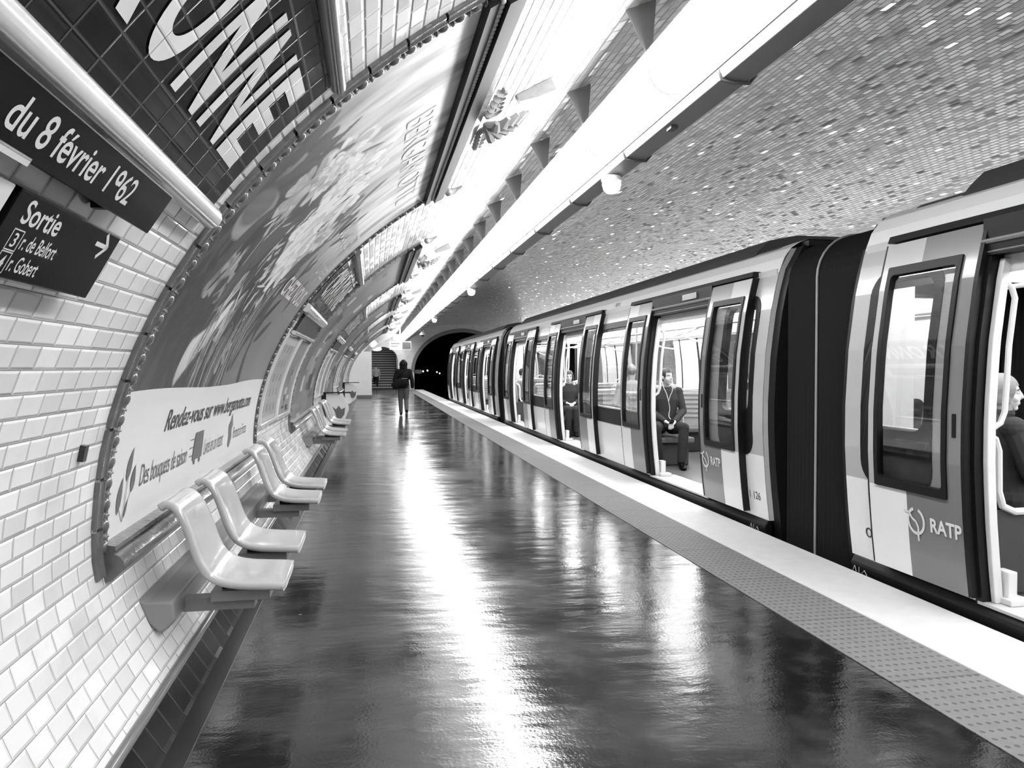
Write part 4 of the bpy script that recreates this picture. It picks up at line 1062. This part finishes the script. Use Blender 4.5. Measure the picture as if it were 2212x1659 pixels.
for q, sg in ((DOORS[2], 1), (DOORS[0], -1)):
    ya_, yb_ = sorted((q+sg*1.0, q+sg*1.66))
    mb = MB(); mb.box(3.60, 4.14, ya_, yb_, .44, .505); mb.box(3.60, 3.70, ya_+.05, yb_-.05, .10, .44, 1); fs_ = mb.build('side_seat', ['seatcloth', 'beam_dark'], car, smooth=False, bevel=.015)
    mb = MB(); slab(mb, ya_, yb_, .52, 1.0, .08, .13); mb.build('side_seat_back', 'seatcloth', fs_, smooth=False)
def car_copy(k, label):
    c = copy_tree(car); c.location.y = YC+k*CAR_PITCH; c['label'] = label; return c
car_near = car_copy(-1, 'nearest metro car, cut by the right edge of the photo')
car_far = car_copy(1, 'farthest metro car, its tail in front of the dark tunnel')
# operator lettering on the two nearest leaves, car numbers, signs on the roof edge
def logo(parent, c, sg):
    o = -.0665; y_in = c+sg*DW
    mb = MB(); cy, cz, r = c+DW+.39, .50, .085
    if sg < 0: cy = c-DW-.105; cz = .53
    P = lambda y, z: skin_pt(y, z, o)
    def arc(a0, a1, r0, r1, n=26):
        vs = []
        for a in lin(a0, a1, n): vs += [P(cy-r0*.9*math.cos(a), cz+r0*math.sin(a)), P(cy-r1*.9*math.cos(a), cz+r1*math.sin(a))]
        mb.add(vs, [(2*i, 2*i+1, 2*i+3, 2*i+2) for i in range(n-1)])
    arc(math.radians(-255), math.radians(70), .068, .088)
    riv = [(.105, .055), (.06, .045), (.035, .015), (.0, -.005), (-.018, -.04), (-.012, -.085), (-.016, -.125)]
    for (a, b), (d, e) in zip(riv[:-1], riv[1:]):
        l = math.hypot(d-a, e-b); nx, nz = -(e-b)/l*.008, (d-a)/l*.008
        mb.add([P(cy+a+nx, cz+b+nz), P(cy+d+nx, cz+e+nz), P(cy+d-nx, cz+e-nz), P(cy+a-nx, cz+b-nz)], [(0, 1, 2, 3)])
    ta = cy-.125
    text_on(mb, 'RATP', lambda a, b: P(-a, b), -ta, -ta+(.255 if sg > 0 else .215), cz-.045, cz+.045, bold=.03, cuts=2)
    mb.build('logo', 'sign_white', parent, smooth=False, fix=False)
near_c = DOORS[2]-CAR_PITCH
def leaf_of(root, c, sg):
    best = None
    for o in root.children:
        if o.name.split('.')[0] == 'door_leaf':
            ys = [v.co.y for v in o.data.vertices]; m = (min(ys)+max(ys))/2+root.location.y
            if best is None or abs(m-(c+sg*(DW+LEAFW/2))) < best[0]: best = (abs(m-(c+sg*(DW+LEAFW/2))), o)
    return best[1]
logo(leaf_of(car_near, near_c, 1), near_c, 1)
logo(leaf_of(car, DOORS[0], -1), DOORS[0], -1)
mb = MB(); text_on(mb, '11 126', lambda a, b: skin_pt(-a, b, -.003), -6.60, -6.36, .265, .335); mb.build('fleet_number', 'ink', car, smooth=False, fix=False)
mb = MB(); text_on(mb, '01', lambda a, b: skin_pt(-a, b, -.003), -4.86, -4.735, .265, .335); mb.build('fleet_number', 'ink', car_near, smooth=False, fix=False)
mb = MB(); slab(mb, 10.72, 11.0, 2.36, 2.46, -.006, -.001); pl_ = mb.build('small_plate', 'sign_white', car, smooth=False)
mb = MB()
for k in range(4): slab(mb, 10.76+.055*k, 10.785+.055*k, 2.38+.012*(k % 2), 2.44, -.008, -.005)
mb.build('print', 'ink_grey', pl_, smooth=False)
for cr_, y_ in ((car, YC-HALF+.12), (car_near, YC-CAR_PITCH+HALF-.22)):
    mb = MB()
    for a, b in (((0, .0), (.03, .03)), ((.03, .03), (.06, .0)), ((.09, .0), (.09, .04)), ((.12, .0), (.14, .04)), ((.14, .04), (.16, .0))):
        mb.tube([(3.463, y_+a[0], -.01+a[1]), (3.463, y_+b[0], -.01+b[1])], .003, 5)
    mb.build('sill_marking', 'nosing', cr_)
# bellows between the cars
def bellows(y0, y1, label):
    t = thing('gangway_bellows', label, 'bellows', (XM, (y0+y1)/2, 0), 'bellows between the cars')
    pr = []
    x0, x1, z0, z1, r = 3.60, 2*XM-3.60, -.35, 2.56, .36
    for cx, cz, a in ((x1-r, z1-r, 0), (x0+r, z1-r, 1), (x0+.08, z0+.08, 2), (x1-.08, z0+.08, 3)):
        rr = r if a < 2 else .08
        for k in range(9):
            q = math.pi/2*(a+k/8); pr.append((cx+rr*math.cos(q), cz+rr*math.sin(q)))
    n = 17; mb = MB()
    ys = [y0+.10+(y1-y0-.20)*i/(2*n) for i in range(2*n+1)]
    vs = []
    for i, y in enumerate(ys):
        d = .045 if i % 2 == 0 else -.008
        for x, z in pr:
            ux, uz = (XM-x), (1.1-z); l = math.hypot(ux, uz); vs.append((x+ux/l*d, y, z+uz/l*d))
    k = len(pr)
    mb.add(vs, [(i*k+j, i*k+(j+1) % k, (i+1)*k+(j+1) % k, (i+1)*k+j) for i in range(2*n) for j in range(k)])
    mb.build('folds', 'bellows', t, smooth=False, fix=False)
    mb = MB(); ym = y0+.52*(y1-y0)
    mb.tube([(x-(.012 if x < XM else -.012), ym, z+.012*(z > 2)) for x, z in pr], .010, 6, closed=True); mb.build('seam', 'bellows_seam', t)
    for y in (y0, y1-.10):
        mb = MB()
        pl = [(Xs(z)+.05, z) for z in lin(-.4, 2.55, 16)]; mb.prism(pl+[(3.98, 2.55), (3.98, -.4)], y-.01, y+.11); mb.prism([(2*XM-x, z) for x, z in pl]+[(2*XM-3.98, 2.55), (2*XM-3.98, -.4)], y-.01, y+.11); mb.box(3.8, 2*XM-3.8, y-.01, y+.11, 2.14, 2.60); mb.build('end_frame', 'black', t, smooth=False)
    mb = MB(); mb.box(3.95, 2*XM-3.95, y0, y1, .07, .10); mb.build('footplate', 'innerfloor', t, smooth=False)
bellows(YC-CAR_PITCH+HALF, YC-HALF, 'black ribbed bellows between the two nearest cars')
bellows(YC+HALF, YC+CAR_PITCH-HALF, 'black ribbed bellows between the second and the farthest car')

# ------------------------------------------------------------------ people
def rotz(a): return Matrix.Rotation(a, 3, 'Z')
def person(label, loc, yaw, J, mats, voxel=.008, head_yaw=0., head_pitch=0., hair='short', top_extra=.014, hood=False, skirt=False, face=True, sleeves=True, scale=1., scarf=False):
    """J: joints in the body's own frame (x right, y forward, z up from the ground)"""
    t = thing('person', label, 'person', loc)
    R = rotz(yaw); L = Vector(loc)
    def world(mb):
        mb.v = [tuple(L+R @ (Vector(p)*scale)) for p in mb.v]; return mb
    mid = lambda a, b, q=.5: tuple(Vector(a)*(1-q)+Vector(b)*q)
    hip = mid(J['hipL'], J['hipR']); sh = mid(J['shL'], J['shR']); nk = J['neck']; hd = Vector(J['head'])
    HR = rotz(head_yaw) @ Matrix.Rotation(head_pitch, 3, 'X')
    hp = lambda p: tuple(hd+HR @ Vector(p))
    waist = mid(hip, sh, .42); chest = mid(hip, sh, .78)
    hv = voxel
    # ---- body: one continuous skin
    b = MB()
    def torso(mb, e):
        mb.tube([mid(hip, sh, -.08), hip, waist, chest, mid(sh, nk, .35), mid(sh, nk, .75)], [(.085+e, .11+e), (.105+e, .155+e), (.095+e, .135+e), (.115+e, .165+e), (.085+e, .13+e), (.055+e, .065+e)], 16)
    def arms(mb, e, end=1.):
        for s in 'LR':
            a, el, wr = J['sh'+s], J['el'+s], J['wr'+s]
            mb.ell(a, (.058+e, .058+e, .058+e), 12, 8)
            mb.tube([a, mid(a, el), el], [.052+e, .046+e, .040+e], 10); mb.ell(el, (.041+e,)*3, 10, 7)
            w2 = mid(el, wr, end); mb.tube([el, mid(el, w2), w2], [.040+e, .038+e, .028+e], 10)
    def legs(mb, e):
        for s in 'LR':
            a, k, an = J['hip'+s], J['kn'+s], J['an'+s]
            mb.ell(a, (.092+e,)*3, 12, 8)
            mb.tube([a, mid(a, k), k], [.090+e, .078+e, .060+e], 12); mb.ell(k, (.060+e,)*3, 10, 7)
            mb.tube([k, mid(k, an, .35), an], [.056+e, .056+e, .038+e*1.4], 10)
    torso(b, 0); arms(b, 0); legs(b, 0)
    b.tube([mid(sh, nk, .4), nk, tuple(hd+Vector((0, -.01, -.07)))], [.062, .052, .052], 12)
    b.ell(hp((0, -.008, .02)), (.073, .092, .092), 18, 12, rot=HR)
    b.ell(hp((0, .028, -.045)), (.056, .066, .080), 16, 11, rot=HR)
    b.ell(hp((0, .058, -.105)), (.028, .026, .020), 10, 7, rot=HR)
    b.tube([hp((0, .086, .006)), hp((0, .098, -.018)), hp((0, .105, -.034)), hp((0, .088, -.044))], [.009, .0115, .013, .010], 8)
    b.ell(hp((0, .072, .016)), (.046, .020, .012), 12, 7, rot=HR)
    b.ell(hp((0, .082, -.074)), (.022, .013, .012), 10, 7, rot=HR)
    for s in (-1, 1):
        b.ell(hp((s*.073, -.004, -.022)), (.011, .020, .030), 8, 7, rot=HR)
        b.ell(hp((s*.038, .056, -.042)), (.024, .022, .026), 10, 8, rot=HR)
    for s in 'LR':
        wr = Vector(J['wr'+s]); d = Vector(J.get('hd'+s, tuple(wr-Vector(J['el'+s])))).normalized()
        sd = 1 if s == 'R' else -1
        up = Vector(J.get('hn'+s, (0, 0, 1))); sidev = d.cross(up).normalized(); up = sidev.cross(d).normalized()
        b.tube([tuple(wr), tuple(wr+d*.03), tuple(wr+d*.085)], [(.022, .024), (.018, .034), (.014, .038)], 10)
        for k in range(4):
            o = wr+d*.083+sidev*(.027-.018*k); ln = (.068, .078, .073, .058)[k]
            p = [o, o+d*ln*.4-up*.004, o+d*ln*.72-up*.022, o+d*ln*.86-up*.046]
            b.tube([tuple(x) for x in p], [.0095, .009, .0085, .007], 7)
        o = wr+d*.03-sidev*sd*.026*(-1 if s == 'L' else 1)*(1 if s == 'R' else -1)
        th = -sidev*(1 if s == 'R' else -1)
        o = wr+d*.028+th*.028
        b.tube([tuple(o), tuple(o+d*.03+th*.018), tuple(o+d*.058+th*.018-up*.012)], [.013, .011, .008], 7)
    body = world(remeshed(b, hv, 3)).build('body', mats['skin'], t)
    # ---- clothes
    c = MB(); torso(c, top_extra)
    if sleeves: arms(c, top_extra*.8, .96)
    if J.get('coat'): c.tube([mid(hip, sh, .2), mid(hip, sh, -.05), mid(hip, sh, -.05-J['coat'])], [(.12, .165), (.135, .185), (.13, .18)], 14)
    c.tube([mid(sh, nk, .3), mid(sh, nk, .95)], [(.09, .10), (.066, .068)], 12)
    if hood:
        c.ell(hp((0, -.02, .01)), (.128, .135, .135), 16, 11, rot=HR); c.ell(hp((0, -.02, -.10)), (.125, .125, .09), 14, 9, rot=HR); c.ell(hp((0, -.03, .09)), (.075, .08, .075), 12, 8, rot=HR)
    if scarf: c.ell(tuple(Vector(nk)+Vector((0, .012, .0))), (.085, .088, .055), 14, 8)
    world(remeshed(c, hv*1.15, 3)).build('jacket', mats['top'], t)
    c = MB(); legs(c, .014 if not skirt else .006); c.tube([mid(hip, sh, -.1), hip, mid(hip, sh, .15)], [(.10, .12), (.125, .175), (.112, .155)], 14)
    world(remeshed(c, hv*1.15, 3)).build('trousers', mats['legs'], t)
    for s in 'LR':
        an = Vector(J['an'+s]); f = Vector(J.get('ft'+s, (0, 1, 0))).normalized()
        c = MB(); c.tube([tuple(an+Vector((0, 0, .05))), tuple(an+Vector((0, 0, -.02)))], [.046, .048], 10)
        up = Vector((0, 0, 1)); gz = J.get('gz'+s, an.z-.085)
        q = [an-f*.055, an, an+f*.09, an+f*.165, an+f*.20]
        zz = [an.z-.045, an.z-.04, an.z-.052, an.z-.060, an.z-.064]
        if s in J.get('heel_up', ''): zz = [an.z-.02, an.z-.035, an.z-.075, an.z-.115, an.z-.125]
        c.tube([(x.x, x.y, z) for x, z in zip(q, zz)], [(.036, .036), (.042, .040), (.034, .044), (.026, .042), (.016, .028)], 12)
        so = world(remeshed(c, min(hv*1.1, .010), 2)).build('shoe', mats['shoes'], t)
        if mats.get('sole'):
            c = MB(); c.tube([(x.x, x.y, z-.028) for x, z in zip(q, zz)], [(.014, .036), (.014, .042), (.013, .046), (.011, .044), (.008, .026)], 10); world(c).build('sole', mats['sole'], so)
    # ---- hair and face
    if not hood:
        h = MB()
        if scarf:
            h.ell(hp((0, -.016, .018)), (.093, .104, .106), 18, 12, rot=HR); h.ell(hp((0, -.022, -.045)), (.095, .075, .09), 16, 10, rot=HR); h.tube([hp((0, -.03, -.05)), hp((0, -.01, -.13))], [.075, .085], 14)
        elif hair != 'bald':
            h.ell(hp((0, -.010, .028)), (.080, .101, .094), 18, 12, rot=HR); h.ell(hp((0, -.035, -.01)), (.076, .070, .07), 14, 9, rot=HR)
            if hair in ('long', 'bob'):
                z1 = -.26 if hair == 'long' else -.13
                h.tube([hp((0, -.045, .04)), hp((0, -.06, -.06)), hp((0, -.065, z1))], [(.06, .085), (.05, .092), (.025, .08)], 14)
                for s in (-1, 1): h.tube([hp((s*.066, .0, .03)), hp((s*.078, -.005, -.06)), hp((s*.07, -.02, z1+.03))], [.022, .026, .014], 8)
            elif hair == 'bun': h.ell(hp((0, -.10, .06)), (.04, .04, .04), 10, 8)
        else: h.ell(hp((0, -.026, .008)), (.0765, .083, .075), 16, 10, rot=HR)
        # cut the hair away from the face
        hm = remeshed(h, hv, 2)
        HI = HR.inverted(); lim = .052 if hair != 'bald' else .03
        pts = [HI @ (Vector(p)-hd) for p in hm.v]
        cutz = .060 if not scarf else .044
        keepf = [f for f in hm.f if not all(pts[i].y > .03 and pts[i].z < cutz+.25*max(0, .055-abs(pts[i].x))*0 and abs(pts[i].x) < .062 for i in f)]
        hm.f = keepf; hm.m = [0]*len(keepf)
        world(hm).build('headscarf' if scarf else 'hair', mats['hair'], t)
    if face and not hood:
        e = MB(); i_ = MB()
        for s in (-1, 1):
            e.ell(hp((s*.030, .0735, -.006)), (.014, .009, .0065), 10, 7, rot=HR); i_.ell(hp((s*.030, .0805, -.006)), (.0058, .004, .0058), 8, 6, rot=HR)
            i_.tube([hp((s*.014, .0855, .014)), hp((s*.032, .0825, .019)), hp((s*.050, .069, .013))], [.0035, .0042, .0025], 6)
        world(e).build('eye', 'eye', t); world(i_).build('brow_and_iris', 'iris', t)
        l = MB(); l.ell(hp((0, .0895, -.074)), (.018, .006, .0060), 10, 6, rot=HR); world(l).build('lips', 'lip', t)
    return t
def stand(h=1.0):
    return dict(hipL=(-.085, 0, .90), hipR=(.085, 0, .90), shL=(-.185, 0, 1.37), shR=(.185, 0, 1.37), neck=(0, .0, 1.45), head=(0, .02, 1.58))
def seated(knee=.44, spread=.12, lean=-.05, hands='lap', sh_z=1.00, ank=.40):
    J = dict(hipL=(-.09, 0, .53), hipR=(.09, 0, .53), shL=(-.18, lean, sh_z), shR=(.18, lean, sh_z), neck=(0, lean+.02, sh_z+.085), head=(0, lean+.055, sh_z+.225),
             knL=(-spread, knee, .54), knR=(spread, knee, .54), anL=(-spread-.01, ank, .085), anR=(spread+.01, ank, .085), elL=(-.235, lean+.07, sh_z-.27), elR=(.235, lean+.07, sh_z-.27),
             wrL=(-.075, .24, .66), wrR=(.075, .22, .66), hdL=(.5, .8, -.15), hdR=(-.5, .8, -.15))
    return J
PI = math.pi
# walker with a hood on the platform
J = stand(); J.update(knL=(-.09, .05, .49), anL=(-.075, .02, .085), knR=(.085, .03, .49), anR=(.085, -.20, .145), heel_up='R', elL=(-.27, .02, 1.10), wrL=(-.255, .10, .88), elR=(.26, -.05, 1.09), wrR=(.275, -.02, .84), hdL=(0, .3, -1), hdR=(0, .2, -1), hnL=(1, 0, 0), hnR=(-1, 0, 0), coat=.05, head=(0, .03, 1.57))
person('person in a black hooded jacket and grey trousers walking away down the platform', (.96, 23.6, 0), 0., J, dict(skin='skin', top='cloth_black', legs='cloth_grey', shoes='cloth_black', sole='white'), voxel=.012, hood=True, top_extra=.03, face=False)
t = thing('shoulder_bag', 'black shoulder bag hanging on the back of the hooded walker', 'bag', (.85, 23.42, 1.0))
mb = MB(); mb.tube([(.62, 23.46, .90), (.80, 23.40, .99), (1.02, 23.39, 1.08)], [(.10, .05), (.15, .075), (.13, .05)], 14); mb.build('bag_body', 'cloth_black', t)
mb = MB(); mb.tube([(.66, 23.40, 1.0), (.80, 23.40, 1.28), (1.02, 23.47, 1.43), (1.10, 23.6, 1.44), (1.10, 23.74, 1.32), (.98, 23.75, 1.1)], .014, 6); mb.build('strap', 'cloth_black', t)
mb = MB(); mb.box(.90, 1.06, 23.302, 23.31, 1.145, 1.155); mb.build('zip', 'steel', t, smooth=False)
# man on the stairs
J = stand(); J.update(knL=(-.09, .20, .60), anL=(-.09, .14, .42), knR=(.09, .02, .50), anR=(.085, -.03, .26-.0), elL=(-.25, 0, 1.10), wrL=(-.24, .08, .90), elR=(.25, 0, 1.10), wrR=(.24, .08, .90), hdL=(0, .3, -1), hdR=(0, .3, -1))
person('person in a grey jacket and dark trousers climbing the stairs', (.28, 52.55, 0), 0., J, dict(skin='skin', top='cloth_mid', legs='cloth_black', shoes='cloth_black', hair='hair_dark'), voxel=.018, top_extra=.03, face=False)
# seated man with earphones
J = seated(knee=.46, spread=.17, lean=-.04, sh_z=1.03, ank=.44); J.update(knL=(-.15, .46, .55), anL=(-.10, .52, .085), knR=(.24, .45, .55), anR=(.16, .36, .085), wrL=(-.05, .30, .62), wrR=(.06, .27, .62), hdL=(.55, .7, -.35), hdR=(-.6, .7, -.25))
FL = .10
person('seated man in a dark jacket with white earphones, in a train doorway', (4.12, 10.22, FL), PI-.18, J, dict(skin='skin', top='cloth_dark', legs='denim', shoes='blackgloss', hair='hair_dark'), voxel=.0065, head_yaw=.55, top_extra=.016)
R0 = rotz(PI-.18); W = lambda p: tuple(Vector((4.12, 10.22, FL))+R0 @ Vector(p))
mb = MB(); mb.tube([W(p) for p in ((-.07, .03, 1.235), (-.075, .09, 1.12), (-.055, .135, 1.04), (-.02, .15, .97), (.0, .16, .90), (-.012, .165, .84), (-.015, .17, .79), (.0, .19, .73), (.01, .24, .69), (.0, .31, .66))], .0034, 6)
mb.tube([W(p) for p in ((.075, .0, 1.235), (.06, .10, 1.1), (.03, .145, 1.02), (.01, .155, .95), (0., .16, .90))], .0034, 6)
tag(mb.build('earphones', 'sign_white'), 'white earphone cable hanging down the seated man', 'earphones')
mb = MB(); mb.box(-.03, .03, -.055, .055, -.006, .006)
R1 = R0 @ Matrix.Rotation(.5, 3, 'X'); mb.v = [tuple(Vector(W((.005, .385, .625)))+R1 @ Vector(p)) for p in mb.v]
tag(mb.build('phone', 'blackgloss', smooth=False), 'dark phone in the hands of the man with earphones', 'phone')
# woman in a headscarf in the nearest car
J = seated(spread=.10, sh_z=.99)
person('woman in a grey headscarf and dark coat seated in the nearest car', (4.05, 4.29, FL), -PI/2-.15, J, dict(skin='skin_pale', top='cloth_dark', legs='cloth_dark', shoes='cloth_black', hair='cloth_mid'), voxel=.0045, head_yaw=-.45, scarf=True, top_extra=.022)
# others in the second car
person('fair-haired passenger seen from behind over the seat back beside the man with earphones', (4.42, 10.98, FL), .15, seated(sh_z=1.02), dict(skin='skin_pale', top='cloth_mid', legs='cloth_dark', shoes='cloth_black', hair='hair_fair'), voxel=.010, hair='bob', head_yaw=-.5)
person('passenger in dark clothes seated in the middle doorway of the second car', (3.98, 15.1, FL), PI-.1, seated(spread=.07, sh_z=.98), dict(skin='skin_pale', top='cloth_dark', legs='cloth_dark', shoes='cloth_black', hair='hair_dark'), voxel=.010, hair='bob', head_yaw=-.2, head_pitch=-.15)
person('bald passenger seen from behind through the wide window of the second car', (3.92, 11.15, FL), .0, seated(sh_z=1.10), dict(skin='skin', top='cloth_light', legs='cloth_dark', shoes='cloth_black', hair='hair_fair'), voxel=.010, hair='bald')
person('dark-haired passenger in a pale top in the farthest doorway of the second car', (3.86, 19.35, FL), -PI/2, seated(sh_z=1.02), dict(skin='skin', top='cloth_light', legs='cloth_dark', shoes='cloth_black', hair='hair_dark'), voxel=.012, head_yaw=-.3, face=False)
person('passenger leaning forward behind the window of the nearest car', (5.40, 6.86, FL), PI/2, seated(sh_z=1.0, lean=.08), dict(skin='skin', top='cloth_dark', legs='denim', shoes='cloth_black', hair='hair_dark'), voxel=.010, hair='short', head_pitch=-.3)
person('long-haired passenger behind the end window of the second car', (5.28, 10.2, FL), PI, seated(sh_z=1.0), dict(skin='skin', top='cloth_mid', legs='cloth_dark', shoes='cloth_black', hair='hair_dark'), voxel=.010, hair='long')
